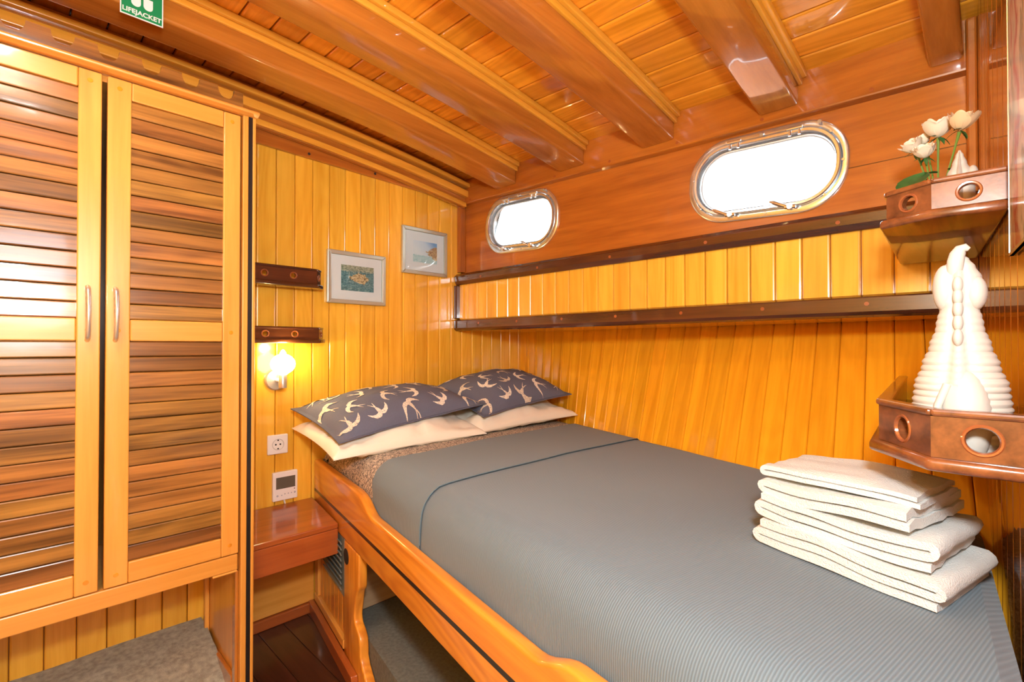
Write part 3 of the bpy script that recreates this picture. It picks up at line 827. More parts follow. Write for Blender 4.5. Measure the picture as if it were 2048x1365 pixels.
# ------------------------------------------------------------------ pillows
def pillow(name, c, tt, tb, mat, label, group, seed, flange=0.0, wr_=1.0, n=34):
    """c: front-left, front-right, back-right, back-left corners; returns object and its upper surface function"""
    c = [Vector(p) for p in c]
    nr = ((c[1] - c[0]).cross(c[3] - c[0])).normalized()
    def base(u, v):
        uu = u * (1 - 0.05 * (1 - v * v)); vv = v * (1 - 0.085 * (1 - u * u))
        a, b = (uu + 1) / 2, (vv + 1) / 2
        return (c[0] * (1 - a) + c[1] * a) * (1 - b) + (c[3] * (1 - a) + c[2] * a) * b
    def prof(u, v):
        k = 1 - flange
        fu, fv = max(0.0, 1 - (u / k) ** 2), max(0.0, 1 - (v / k) ** 2)
        return (fu * fv) ** 0.46
    def crease(u, v):
        r = 0.0
        for q in range(3):
            r += noise.noise(Vector((u * (2.2 + q * 2.3) + seed * 3.1 + q * 7, v * (2.6 + q * 2.0) + seed, q * 1.7))) / (1 + q)
        e = min(1.0, (1 - max(abs(u), abs(v))) * 5)
        fold = noise.noise(Vector((u * 11 + seed, v * 1.6, 3.0))) * max(0, -v) ** 2 + noise.noise(Vector((v * 9 + seed, u * 1.6, 8.0))) * max(0, -u) ** 2
        return wr_ * (0.009 * r * e + 0.010 * fold * min(1.0, e * 0.8))
    def top(u, v): return base(u, v) + nr * (tt * prof(u, v) + crease(u, v) + 0.002)
    def bot(u, v): return base(u, v) - nr * (tb * prof(u, v) - crease(u, v) + 0.002)
    g = [-1 + 2 * i / n for i in range(n + 1)]
    g = [sin(x * pi / 2) * 0.55 + x * 0.45 for x in g]
    vv = [top(u, v) for v in g for u in g] + [bot(u, v) for v in g for u in g]
    N1 = n + 1; O = N1 * N1
    ff = []
    for j in range(n):
        for i in range(n):
            ff.append((j * N1 + i, j * N1 + i + 1, (j + 1) * N1 + i + 1, (j + 1) * N1 + i))
            ff.append((O + j * N1 + i, O + (j + 1) * N1 + i, O + (j + 1) * N1 + i + 1, O + j * N1 + i + 1))
    for i in range(n):
        ff += [(i, O + i, O + i + 1, i + 1), (n * N1 + i, n * N1 + i + 1, O + n * N1 + i + 1, O + n * N1 + i),
               (i * N1, (i + 1) * N1, O + (i + 1) * N1, O + i * N1), (i * N1 + n, O + i * N1 + n, O + (i + 1) * N1 + n, (i + 1) * N1 + n)]
    o = mesh(name, vv, ff, mat, None, True)
    tag(o, label, 'pillow', group)
    return o, top
pillow('pillow', [(0.765, 1.60, 0.812), (1.455, 1.585, 0.818), (1.50, 2.08, 0.875), (0.815, 2.085, 0.858)], 0.085, 0.030, PILW, 'plain cream pillow under the near bird-print cushion, by the socket', 'plain cream pillows', 1.0, 0.0, 2.8)
pillow('pillow', [(1.415, 1.60, 0.822), (2.060, 1.545, 0.842), (2.15, 2.07, 0.885), (1.47, 2.09, 0.885)], 0.080, 0.036, PILW, 'plain cream pillow in the corner, under the far bird-print cushion', 'plain cream pillows', 2.3, 0.0, 2.8)
navyA, topA = pillow('cushion', [(0.790, 1.615, 0.862), (1.515, 1.650, 0.938), (1.480, 2.085, 0.985), (0.805, 2.075, 0.940)], 0.088, 0.035, NAVY, 'slate-blue swallow-print cushion lying nearest the wall lamp', 'bird-print cushions', 4.1, 0.07, 0.8)
navyB, topB = pillow('cushion', [(1.462, 1.610, 0.884), (2.050, 1.575, 0.948), (2.130, 2.060, 1.035), (1.500, 2.080, 0.985)], 0.102, 0.035, NAVY, 'slate-blue swallow-print cushion propped in the far corner of the berth', 'bird-print cushions', 5.7, 0.07, 0.8)

def swallow(parent, top, u0, v0, ang, size, hu, hv, mat):
    """a printed swallow: strips laid on the cushion surface"""
    strips = [
        ([(0, .30), (0, .15), (0.0, -.05), (0, -.28), (0, -.42)], [.03, .10, .13, .08, .03]),
        ([(0, .12), (-.22, .22), (-.45, .16), (-.68, -.05), (-.86, -.34)], [.13, .14, .12, .07, .01]),
        ([(0, .12), (.22, .24), (.45, .20), (.66, .02), (.82, -.26)], [.13, .14, .12, .07, .01]),
        ([(0, -.36), (-.10, -.62), (-.24, -.92)], [.04, .03, .008]),
        ([(0, -.36), (.08, -.64), (.14, -.95)], [.04, .03, .008])]
    ca, sa = cos(ang), sin(ang)
    def S(x, y):
        X, Y = (x * ca - y * sa) * size, (x * sa + y * ca) * size
        u, v = u0 + X / hu, v0 + Y / hv
        u = max(-.985, min(.985, u)); v = max(-.985, min(.985, v))
        p = top(u, v); e = 0.01
        n = (top(min(u + e, 1), v) - top(u - e, v)).cross(top(u, min(v + e, 1)) - top(u, v - e)).normalized()
        return p + n * 0.0022
    vv, ff = [], []
    for pts, ws in strips:
        fine = []
        for k in range((len(pts) - 1) * 4 + 1):
            i = min(k // 4, len(pts) - 2); t_ = k / 4 - i
            fine.append((pts[i][0] * (1 - t_) + pts[i + 1][0] * t_, pts[i][1] * (1 - t_) + pts[i + 1][1] * t_, ws[i] * (1 - t_) + ws[i + 1] * t_))
        b = len(vv)
        for k, (x, y, w) in enumerate(fine):
            a, c = fine[max(k - 1, 0)], fine[min(k + 1, len(fine) - 1)]
            dx, dy = c[0] - a[0], c[1] - a[1]; l = sqrt(dx * dx + dy * dy) or 1
            nx_, ny_ = -dy / l, dx / l
            vv += [S(x + nx_ * w * 1.12, y + ny_ * w * 1.12), S(x, y), S(x - nx_ * w * 1.12, y - ny_ * w * 1.12)]
        for k in range(len(fine) - 1):
            o = b + 3 * k
            ff += [(o, o + 1, o + 4, o + 3), (o + 1, o + 2, o + 5, o + 4)]
    mesh('swallow_print', vv, ff, mat, parent, True)
rs = random.Random(11)
for par, top_, hu, hv in ((navyA, topA, .36, .225), (navyB, topB, .32, .24)):
    for j, v0 in enumerate((-.74, -.32, .10, .52, .84)):
        for i in range(5):
            u0 = -.80 + i * .40 + (0.2 if j % 2 else 0) + rs.uniform(-.06, .06)
            if abs(u0) > .93: continue
            swallow(par, top_, u0, v0 + rs.uniform(-.06, .06), rs.choice([0.5, -0.6, 2.4, 3.4, 1.2, -1.7]) + rs.uniform(-.3, .3), rs.uniform(.054, .066), hu, hv, BIRD2 if (i + j) % 2 else BIRD)

# ------------------------------------------------------------------ pictures on the head bulkhead
def picture(x0, x1, z0, z1, label, art, pr):
    e = thing('picture_frame', ((x0 + x1) / 2, HY, z0), label, 'picture')
    y0, y1 = HY - 0.018, HY - 0.001
    w = 0.019
    m = lambda a, b, t: (a, t, b)
    for poly, mt in (([(x0, z0), (x1, z0), (x1 - w, z0 + w), (x0 + w, z0 + w)], 'X'), ([(x1, z0), (x1, z1), (x1 - w, z1 - w), (x1 - w, z0 + w)], 'Z'),
                     ([(x1, z1), (x0, z1), (x0 + w, z1 - w), (x1 - w, z1 - w)], 'X'), ([(x0, z1), (x0, z0), (x0 + w, z0 + w), (x0 + w, z1 - w)], 'Z')):
        prism('frame_bar', poly, m, y0, y1, SILVER, e, 0.003)
    box('mat_board', x0 + w - .001, x1 - w + .001, HY - 0.008, HY - 0.004, z0 + w - .001, z1 - w + .001, PAPER, e)
    box('print', pr[0], pr[1], HY - 0.0092, HY - 0.0079, pr[2], pr[3], art, e)
    box('glass', x0 + w - .002, x1 - w + .002, HY - 0.0125, HY - 0.0115, z0 + w - .002, z1 - w + .002, PANE, e)
picture(0.988, 1.284, 1.397, 1.640, 'silver-framed print of rocky ruins in green-blue water beside the small shelf', art_material('ruins_watercolour', 1), (1.056, 1.222, 1.459, 1.578))
picture(1.378, 1.665, 1.575, 1.818, 'silver-framed print of an orange cliff by a pale sea, nearest the hull', art_material('cliff_watercolour', 2), (1.448, 1.600, 1.640, 1.752))

# ------------------------------------------------------------------ fiddle-railed shelves
def holed(name, p, q, z0, z1, th, holes, r, mat, parent, ring=True, inward=None):
    """upright board from p to q (plan) with round through-holes at distances along it"""
    p, q = Vector((*p, 0)), Vector((*q, 0))
    d = (q - p); Ln = d.length; d.normalize()
    n = Vector((-d.y, d.x, 0))
    if inward is not None and n.dot(Vector((*inward, 0)) - p) < 0: n = -n
    zc_ = (z0 + z1) / 2
    edges = [0.0]
    for a, b in zip(holes, holes[1:]): edges.append((a + b) / 2)
    edges.append(Ln)
    v, f = [], []
    N = 28
    for h, a0, a1 in zip(holes, edges, edges[1:]):
        cor = [atan2(z - zc_, a - h) for a in (a0, a1) for z in (z0, z1)]
        angs = sorted(set([round(-pi + 2 * pi * k / N, 6) for k in range(N)] + [round(c, 6) for c in cor]))
        m = len(angs); b = len(v)
        for t in (0.0, th):
            for a in angs:
                v.append(p + d * (h + r * cos(a)) + n * t + Vector((0, 0, zc_ + r * sin(a))))
            for a in angs:
                ca, sa = cos(a), sin(a); s = 9
                if ca > 1e-6: s = min(s, (a1 - h) / ca)
                if ca < -1e-6: s = min(s, (a0 - h) / ca)
                if sa > 1e-6: s = min(s, (z1 - zc_) / sa)
                if sa < -1e-6: s = min(s, (z0 - zc_) / sa)
                v.append(p + d * (h + ca * s) + n * t + Vector((0, 0, zc_ + sa * s)))
        for k in range(m):
            k2 = (k + 1) % m
            f += [(b + k, b + k2, b + m + k2, b + m + k), (b + 2 * m + k2, b + 2 * m + k, b + 3 * m + k, b + 3 * m + k2),
                  (b + k2, b + k, b + 2 * m + k, b + 2 * m + k2), (b + m + k, b + m + k2, b + 3 * m + k2, b + 3 * m + k)]
    o = mesh(name, v, f, mat, parent)
    if ring:
        ro = r + 0.0045
        for h in holes:
            loops = []
            for k in range(24):
                a = 2 * pi * k / 24
                c0 = p + d * h + Vector((0, 0, zc_)); rad = d * cos(a) + Vector((0, 0, sin(a)))
                loops.append([c0 + rad * ro - n * 0.0002, c0 + rad * (ro - .0015) - n * 0.0018, c0 + rad * (r + .0005) - n * 0.0015, c0 + rad * (r - .001) + n * 0.002])
            loft('hole_rim', loops, HOLE_RING, o, ring=True)
    return o

def shelf(name, loc, label, poly, z0, zr, segs, r, grp, th=0.016, lip=0.012, mat='X', MAHO=MAHO):
    """poly: plan outline of the base; segs: (p, q, holes) of the fiddle rail, outer face"""
    e = thing(name, loc, label, 'shelf', grp)
    prism('shelf_board', poly, lambda a, b, t: (a, b, t), z0, z0 + 0.018, MAHO[mat], e, 0.006, 3, True)
    ctr = (sum(a for a, _ in poly) / len(poly), sum(b for _, b in poly) / len(poly))
    for p, q, hs in segs:
        Ln = sqrt((q[0] - p[0]) ** 2 + (q[1] - p[1]) ** 2)
        if hs:
            holed('fiddle_rail', p, q, z0 + 0.0185, zr - 0.010, th, [Ln * h for h in hs], r, MAHO[mat], e, True, ctr)
        else:
            d = Vector((q[0] - p[0], q[1] - p[1], 0)).normalized(); n = Vector((-d.y, d.x, 0))
            if n.dot(Vector((ctr[0] - p[0], ctr[1] - p[1], 0))) < 0: n = -n
            P0, Q0 = Vector((*p, 0)), Vector((*q, 0))
            hexa('fiddle_rail', [P0 + Vector((0, 0, z0 + .0185)), Q0 + Vector((0, 0, z0 + .0185)), Q0 + n * th + Vector((0, 0, z0 + .0185)), P0 + n * th + Vector((0, 0, z0 + .0185))],
                 [P0 + Vector((0, 0, zr - .010)), Q0 + Vector((0, 0, zr - .010)), Q0 + n * th + Vector((0, 0, zr - .010)), P0 + n * th + Vector((0, 0, zr - .010))], MAHO[mat], e)
        d = Vector((q[0] - p[0], q[1] - p[1], 0)).normalized(); n = Vector((-d.y, d.x, 0))
        if n.dot(Vector((ctr[0] - p[0], ctr[1] - p[1], 0))) < 0: n = -n
        P0, Q0 = Vector((*p, 0)) - n * 0.004, Vector((*q, 0)) - n * 0.004
        zz = Vector((0, 0, zr - .0098)); z2 = Vector((0, 0, zr)); w = n * (th + 0.006)
        hexa('cap_rail', [P0 + zz, Q0 + zz, Q0 + w + zz, P0 + w + zz], [P0 + z2, Q0 + z2, Q0 + w + z2, P0 + w + z2], MAHO[mat], e, 0.0035, 2)
    return e
# two little shelves on the head bulkhead
for zz, zr, xr, lb in ((1.446, 1.528, 0.916, 'short dark mahogany shelf with drilled rail, beside the ruins print'), (1.212, 1.280, 0.926, 'short dark mahogany shelf with drilled rail, directly above the wall lamp')):
    yf = 2.052
    shelf('wall_shelf', (0.74, 2.1, zz), lb, [(0.5535, yf - .010), (xr - .01, yf - .010), (xr + .030, yf + .030), (xr + .030, HY - .001), (0.5535, HY - .001)], zz, zr,
          [((0.5535, yf), (xr - .012, yf), (0.12, 0.40, 0.70, 0.93) if False else (0.10, 0.40, 0.72)), ((xr - .012, yf), (xr + .018, yf + .032), (0.5,)), ((xr + .018, yf + .032), (xr + .018, HY - .002), ())], 0.0105, 'short shelves on the head bulkhead', 0.012)
# two corner shelves along the aft bulkhead
def wrp(x): return wr(x) + 0.0015
shelf('corner_shelf', (1.4, 0.05, 1.43), 'dark mahogany corner shelf holding the roses, under the big porthole',
      [(1.190, 0.158), (1.146, 0.080), (1.156, wrp(1.156)), (1.746, wrp(1.746)), (1.746, 0.186)], 1.428, 1.502,
      [((1.160, wrp(1.160)), (1.158, 0.078), (0.5,)), ((1.158, 0.078), (1.200, 0.148), (0.5,)), ((1.200, 0.148), (1.718, 0.172), ())], 0.0135, 'corner shelves on the right bulkhead', 0.014, MAHO=LIT_MAHO)
shelf('corner_shelf', (1.4, 0.05, 1.03), 'dark mahogany corner shelf holding the ribbed white figurine, over the towels',
      [(1.008, 0.150), (0.893, 0.068), (0.893, wrp(0.893)), (1.80, wrp(1.80)), (1.845, 0.215)], 1.026, 1.112,
      [((0.905, wrp(0.905)), (0.905, 0.064), (0.5,)), ((0.905, 0.064), (1.018, 0.138), (0.5,)), ((1.018, 0.138), (1.86, 0.200), ())], 0.0175, 'corner shelves on the right bulkhead', 0.016, MAHO=LIT_MAHO)

# ------------------------------------------------------------------ wall lamp
GLOBE = plain('lit_opal_globe', (0.95, 0.90, 0.75), 0.4, emit=(1.0, 0.80, 0.42), estr=5.5)
lp = thing('wall_lamp', (0.768, HY, 1.06), 'lit globe wall lamp with brushed steel arm under the small shelf', 'lamp')
lathe('wall_plate', [(.0001, 0), (.045, 0), (.045, .008), (.040, .013), (.0001, .015)], Matrix.Translation((0.772, HY, 1.060)) @ Matrix.Rotation(pi / 2, 4, 'X'), BRUSH, lp, 32)
tube('arm', [(0.772, HY - .010, 1.058), (0.770, 2.075, 1.058)], .009, BRUSH, lp, 14)
lathe('socket_cup', [(.0001, 0), (.015, 0), (.0155, .002), (.0155, .052), (.014, .054), (.0001, .054)], Matrix.Translation((0.769, 2.062, 1.030)), BRUSH, lp, 24)
gp = [(.015, 0.0)]
for k in range(1, 15):
    a = -pi / 2 + 0.35 + (pi - 0.35 - 0.30) * k / 14
    gp.append((.0470 * cos(a), .043 + .0415 * sin(a)))
gp += [(.011, .090), (.006, .099), (.0001, .103)]
lathe('globe', gp, Matrix.Translation((0.769, 2.062, 1.084)), GLOBE, lp, 32)
light('wall_lamp_bulb', 'POINT', (0.769, 2.030, 1.19), 0.9, (1.0, 0.72, 0.30), 0.02)

# ------------------------------------------------------------------ socket, thermostat with cable
so = thing('wall_socket', (0.779, HY, 0.748), 'white round-pin wall socket left of the pillows', 'socket')
box('cover_plate', 0.738, 0.820, HY - 0.013, HY - 0.0005, 0.748, 0.829, WHITEP, so, 0.004)
loft('socket_well', [[(0.779 + q * cos(2 * pi * k / 32), HY - y_, 0.7885 + q * sin(2 * pi * k / 32)) for k in range(32)] for q, y_ in ((.0240, .0128), (.0240, .0150), (.0215, .0150), (.0205, .0128))], plain('pale_grey_plastic', (0.60, 0.58, 0.53), 0.4), so, ring=True)
for dx in (-.009, .009):
    lathe('pin_hole', [(.0001, 0), (.0036, 0), (.0036, .0008)], Matrix.Translation((0.779 + dx, HY - 0.0129, 0.7885)) @ Matrix.Rotation(pi / 2, 4, 'X'), DARK, so, 12)
for dz in (-.0175, .0175):
    box('earth_clip', 0.776, 0.782, HY - 0.0145, HY - 0.0128, 0.7885 + dz - .0025, 0.7885 + dz + .0025, DARK, so)
th = thing('thermostat', (0.808, HY, 0.551), 'white wall thermostat with dark screen above the bedside shelf', 'thermostat')
box('housing', 0.758, 0.859, HY - 0.018, HY - 0.0005, 0.552, 0.672, WHITEP, th, 0.004)
box('screen', 0.770, 0.848, HY - 0.0190, HY - 0.0178, 0.602, 0.650, LCD, th)
for k, xx in enumerate((0.776, 0.793, 0.806, 0.820, 0.833, 0.847)):
    lathe('button', [(.0001, 0), (.0042 if k in (0, 5) else .0028, 0), (.003 if k in (0, 5) else .002, .0015), (.0001, .0016)], Matrix.Translation((xx, HY - 0.018, 0.574 + (0.004 if k > 1 else 0))) @ Matrix.Rotation(pi / 2, 4, 'X'), GREYP, th, 14)
lathe('sensor', [(.0001, 0), (.0022, 0), (.0022, .0008)], Matrix.Translation((0.845, HY - 0.018, 0.594)) @ Matrix.Rotation(pi / 2, 4, 'X'), DARK, th, 10)
tube('cable', [(0.806, HY - .009, 0.556), (0.807, HY - .010, 0.545), (0.810, HY - .008, 0.535), (0.811, HY - .008, 0.5345)], .0035, WHITEP, th, 8)

# ------------------------------------------------------------------ lifejacket sign on the first deck beam
sx0, sx1, sz0, sz1, sy = 0.194, 0.290, 2.100, 2.230, 1.668
sg = thing('safety_sign', ((sx0 + sx1) / 2, sy, sz0), 'green lifejacket safety sign on the deck beam above the wardrobe', 'sign')
box('sign_plate', sx0, sx1, sy, sy + 0.0022, sz0, sz1, SIGNW, sg)
box('green_field', sx0 + .0028, sx1 - .0028, sy - 0.0004, sy + 0.0001, sz0 + .0028, sz1 - .0028, SIGNG, sg)
fc = bpy.data.curves.new('lettering', 'FONT')
fc.body = 'LIFEJACKET'; fc.size = 0.0172; fc.align_x = 'CENTER'; fc.extrude = 0.0002; fc.offset = 0.00045
fo_ = bpy.data.objects.new('lettering', fc); COL.objects.link(fo_)
fc.materials.append(SIGNW)
bpy.context.view_layer.update()
lm_ = bpy.data.meshes.new_from_object(fo_.evaluated_get(bpy.context.evaluated_depsgraph_get()))
bpy.data.objects.remove(fo_)
lm_.materials.clear(); lm_.materials.append(SIGNW)
fo_ = bpy.data.objects.new('lettering', lm_); COL.objects.link(fo_)
fo_.location = ((sx0 + sx1) / 2, sy - 0.0007, sz0 + 0.0095); fo_.rotation_euler = (pi / 2, 0, 0)
adopt(fo_, sg)
for s in (-1, 1):
    cx = (sx0 + sx1) / 2 + s * 0.0135
    pts = [(cx + a * 0.95, sz0 + 0.0375 + 0.030 + b) for a, b in stad(0.0112, 0.037, 8, 0.0105)]
    prism('vest_half', pts, lambda a, b, t: (a, t, b), sy - 0.0010, sy - 0.0005, SIGNW, sg)
    prism('vest_belt', [(cx - .0108, sz0 + .062), (cx + .0108, sz0 + .062), (cx + .0108, sz0 + .067), (cx - .0108, sz0 + .067)], lambda a, b, t: (a, t, b), sy - 0.0013, sy - 0.0009, SIGNG, sg)

# ------------------------------------------------------------------ steel-edged panel on the aft bulkhead, a blurred reflection painted as streaks
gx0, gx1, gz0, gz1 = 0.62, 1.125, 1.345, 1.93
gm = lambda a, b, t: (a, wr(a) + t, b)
gpn = thing('painted_reflection', (0.9, wr(0.9), gz0), 'panel with a blurred red and cream reflection painted on, thin steel edge, at the right border', 'picture')
ga = prism('print', [(gx0, gz0), (gx1, gz0), (gx1, gz1), (gx0, gz1)], gm, 0.001, 0.006, art_material('reflection_streaks', 3), gpn)
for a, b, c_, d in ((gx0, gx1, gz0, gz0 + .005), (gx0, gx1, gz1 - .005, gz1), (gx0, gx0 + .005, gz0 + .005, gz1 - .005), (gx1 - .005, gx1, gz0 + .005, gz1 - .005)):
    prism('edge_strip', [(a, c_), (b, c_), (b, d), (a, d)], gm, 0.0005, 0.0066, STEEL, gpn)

# ------------------------------------------------------------------ towels
TO = Vector((1.030, 0.330, 0)); T1 = Vector((-0.325, -0.9457, 0)); T2 = Vector((0.972, -0.235, 0))
def towel(name, L_, D_, o1, o2, z0, layers, th, label, rot, seed):
    """a folded towel: a ribbon folded back and forth, seen from its layered side"""
    T1r = Matrix.Rotation(rot, 3, 'Z') @ T1; T2r = Matrix.Rotation(rot, 3, 'Z') @ T2
    pitch = th * 1.04
    path = []
    for k in range(layers):
        zz = th / 2 + k * pitch
        ln = L_ - (k % 2) * 0.004
        xs_ = [0.0 + ln * i / 14 for i in range(15)]
        if k % 2 == 0: xs_.reverse()
        if k == 0: path += [(x_, zz) for x_ in xs_]
        else:
            cx, cz = path[-1][0], zz - pitch / 2
            sgn = -1 if (k % 2 == 1) else 1
            for q in range(1, 6):
                a = -pi / 2 + pi * q / 6
                path.append((cx + sgn * pitch / 2 * cos(a) * 1.25, cz + pitch / 2 * sin(a)))
            path += [(x_, zz) for x_ in xs_]
    def wob(x_, z_, t_): return Vector((0, 0, 0.007 * noise.noise(Vector((x_ * 9 + seed, t_ * 7, z_ * 14))) + 0.0045 * sin(x_ * 15 + seed)))
    loops = []
    nd = 9
    for j in range(nd + 1):
        t_ = j / nd
        sh_ = 0.0025 * noise.noise(Vector((t_ * 3, seed, 1)))
        L1, L2 = [], []
        for i, (x_, z_) in enumerate(path):
            a, b = path[max(i - 1, 0)], path[min(i + 1, len(path) - 1)]
            dx, dz = b[0] - a[0], b[1] - a[1]; l = sqrt(dx * dx + dz * dz) or 1
            nx_, nz_ = -dz / l, dx / l
            hw = th * 0.49 * (1.0 if 0 < j < nd else 0.80)
            yy = D_ * t_ + 0.003 * noise.noise(Vector((x_ * 12, z_ * 60, seed))) * (1 if j in (0, nd) else 0)
            for lst, s in ((L1, 1), (L2, -1)):
                px, pz = x_ + nx_ * hw * s, z_ + nz_ * hw * s
                P3 = TO + T1r * (o1 + px + sh_) + T2r * (o2 + yy) + Vector((0, 0, z0 + pz)) + wob(px, pz, t_) * min(1.0, (z0 - MZ + pz) / 0.03)
                lst.append(P3)
        loops.append(L1 + L2[::-1])
    n = len(loops[0]); h = n // 2
    vv = [p for l in loops for p in l]
    ff = []
    for j in range(nd):
        for i in range(n):
            ff.append((j * n + i, j * n + (i + 1) % n, (j + 1) * n + (i + 1) % n, (j + 1) * n + i))
    for i in range(h - 1):
        ff.append((i, i + 1, n - 2 - i, n - 1 - i))
        ff.append((nd * n + i, nd * n + n - 1 - i, nd * n + n - 2 - i, nd * n + i + 1))
    o = mesh(name, vv, ff, TOWEL, None, True)
    return tag(o, label, 'towel', 'folded white towels on the bed')
towel('towel', 0.284, 0.225, 0.0, 0.0, MZ + 0.011, 3, 0.0155, 'folded white towel at the bottom of the stack on the bed', 0.0, 1.0)
towel('towel', 0.272, 0.220, 0.000, 0.004, MZ + 0.0605, 3, 0.0150, 'folded white towel second from the bottom of the stack', 0.03, 2.4)
towel('towel', 0.245, 0.215, 0.004, 0.012, MZ + 0.1085, 2, 0.0160, 'folded white towel second from the top of the stack', -0.02, 3.9)
tw = towel('towel', 0.255, 0.185, 0.000, 0.020, MZ + 0.1430, 2, 0.0105, 'thin folded hand towel topping the white stack', 0.04, 5.2)

# ------------------------------------------------------------------ figurines
def figurine(name, loc, prof, sy_, ribs, label, spine, hook, mat=CERAM, n=72, lobes=True):
    e = thing(name, loc, label, 'figurine')
    hs = [p[0] for p in prof]
    H = hs[-1]
    def rad(h):
        for (a, ra), (b, rb) in zip(prof, prof[1:]):
            if h <= b:
                k = (h - a) / (b - a); k = k * k * (3 - 2 * k)
                return ra + (rb - ra) * k
        return prof[-1][1]
    m = 130
    loops = []
    for j in range(m + 1):
        h = H * j / m
        r0 = rad(h)
        rib = 0.0
        if ribs and h < 0.70 * H: rib = 0.060 * abs(sin(pi * h / ribs)) * min(1, h / 0.03)
        lp_ = []
        for k in range(n):
            a = 2 * pi * k / n
            fr = max(0.0, -cos(a))                       # 1 on the side that faces the bed
            g = math.exp(-((a - pi) / 0.16) ** 2)
            groove = math.exp(-((abs(a - pi) - 0.30) / 0.14) ** 2)
            r = r0 * (1 + rib * (1 - g)) * (1 + spine * (0.16 * g - 0.10 * groove))
            lp_.append(Vector((loc[0] + r * cos(a) * 0.9, loc[1] + r * sin(a) * sy_, loc[2] + h)))
        loops.append(lp_)
    loft('body', loops, mat, e, cap=(True, True))
    return e
fx, fy, fz = 1.000, 0.0365, 1.0445
fg = figurine('figurine', (fx, fy, fz), [(0, .046), (.02, .052), (.062, .0560), (.095, .0530), (.128, .0435), (.155, .0350), (.185, .0270), (.210, .0235), (.222, .0265), (.238, .0285), (.258, .0262), (.274, .0190), (.286, .0120), (.294, .004)], 0.97, 0.0098, 'tall white ribbed ceramic figurine standing on the lower corner shelf', 1.0, True)
# tail lobe curled at the foot, facing the bed
def blob(name, c, r, parent, rib=0.0, M=None, mat=CERAM, nu=28, nv=20):
    loops = []
    for j in range(nv + 1):
        b = -pi / 2 + pi * j / nv
        k_ = 1 + (rib * abs(sin(j * pi / 2)) if rib else 0)
        row = []
        for i in range(nu):
            a = 2 * pi * i / nu
            p = Vector((r[0] * max(cos(b), .002) * cos(a) * k_, r[1] * max(cos(b), .002) * sin(a) * k_, r[2] * sin(b)))
            if M: p = M @ p
            row.append(Vector(c) + p)
        loops.append(row)
    return loft(name, loops, mat, parent, cap=(True, True))
blob('tail_lobe', (fx - .034, fy - .006, fz + .050), (.030, .030, .070), fg)
tube('tail_edge', [(fx - .052, fy + .024, fz + .012), (fx - .058, fy + .026, fz + .040), (fx - .056, fy + .022, fz + .070), (fx - .050, fy + .012, fz + .100)], .005, CERAM, fg, 10)
blob('head_lobe', (fx - .004, fy + .0155, fz + .243), (.020, .0150, .036), fg)
blob('head_lobe', (fx - .004, fy - .0175, fz + .234), (.020, .0140, .026), fg)
tube('crest_hook', [(fx - .012, fy + .004, fz + .250), (fx - .014, fy + .004, fz + .268), (fx - .015, fy + .003, fz + .282), (fx - .015, fy + .001, fz + .292), (fx - .015, fy - .003, fz + .299), (fx - .015, fy - .008, fz + .301), (fx - .015, fy - .012, fz + .298)], .010, CERAM, fg, 16, [.003, .0095, .0100, .0092, .0080, .0062, .0030])
for k, hh in enumerate((0.168, 0.190, 0.210, 0.228, 0.246)):
    blob('spine_bead', (fx - .026 - (0.008 if k == 0 else 0) , fy + .0005, fz + hh), (.009, .0062, .0130), fg, nu=14, nv=10)
fs = figurine('figurine', (1.300, 0.045, 1.4465), [(0, .020), (.02, .0235), (.06, .0225), (.092, .0190), (.112, .0110), (.128, .0062), (.138, .002)], 1.0, 0.0, 'small pale ceramic figurine beside the roses on the upper corner shelf', 1.4, False, n=48)
blob('side_lobe', (1.296, 0.026, 1.532), (.010, .0085, .018), fs, nu=14, nv=10)
blob('side_lobe', (1.296, 0.062, 1.512), (.010, .008, .026), fs, nu=14, nv=10)

# ------------------------------------------------------------------ roses in a bud vase on the upper corner shelf
vs = thing('bud_vase', (1.415, 0.088, 1.4465), 'small dark green bud vase holding the roses on the upper corner shelf', 'vase')
lathe('vase_body', [(.0001, 0), (.020, 0), (.026, .012), (.028, .035), (.020, .060), (.015, .070), (.017, .078), (.014, .078), (.012, .068), (.0001, .066)], Matrix.Translation((1.415, 0.088, 1.4465)), plain('dark_green_glass', (0.01, 0.05, 0.03), 0.1, coat=0.8), vs, 24)
def petal_mesh(name, R, Hh, wid, flare, mat):
    vv, ff = [], []
    nu, nv_ = 8, 8
    for j in range(nv_ + 1):
        v_ = j / nv_
        for i in range(nu + 1):
            u_ = -1 + 2 * i / nu
            w = wid * (sin(pi * min(1, 0.12 + v_ * 0.80)) ** 0.6)
            a = u_ * w
            r = R * (sin(v_ * pi * 0.5) ** 0.75) + flare * max(0, v_ - 0.7) ** 1.5 * (1 - 0.3 * u_ * u_)
            h = Hh * (v_ ** 1.25) - 0.15 * Hh * u_ * u_ * v_ - flare * 0.5 * max(0, v_ - 0.85)
            vv.append((r * cos(a), r * sin(a), h))
    for j in range(nv_):
        for i in range(nu):
            a = j * (nu + 1) + i
            ff.append((a, a + 1, a + nu + 2, a + nu + 1))
    me = bpy.data.meshes.new(name)
    me.from_pydata(vv, [], ff); me.materials.append(mat)
    for p in me.polygons: p.use_smooth = True
    return me
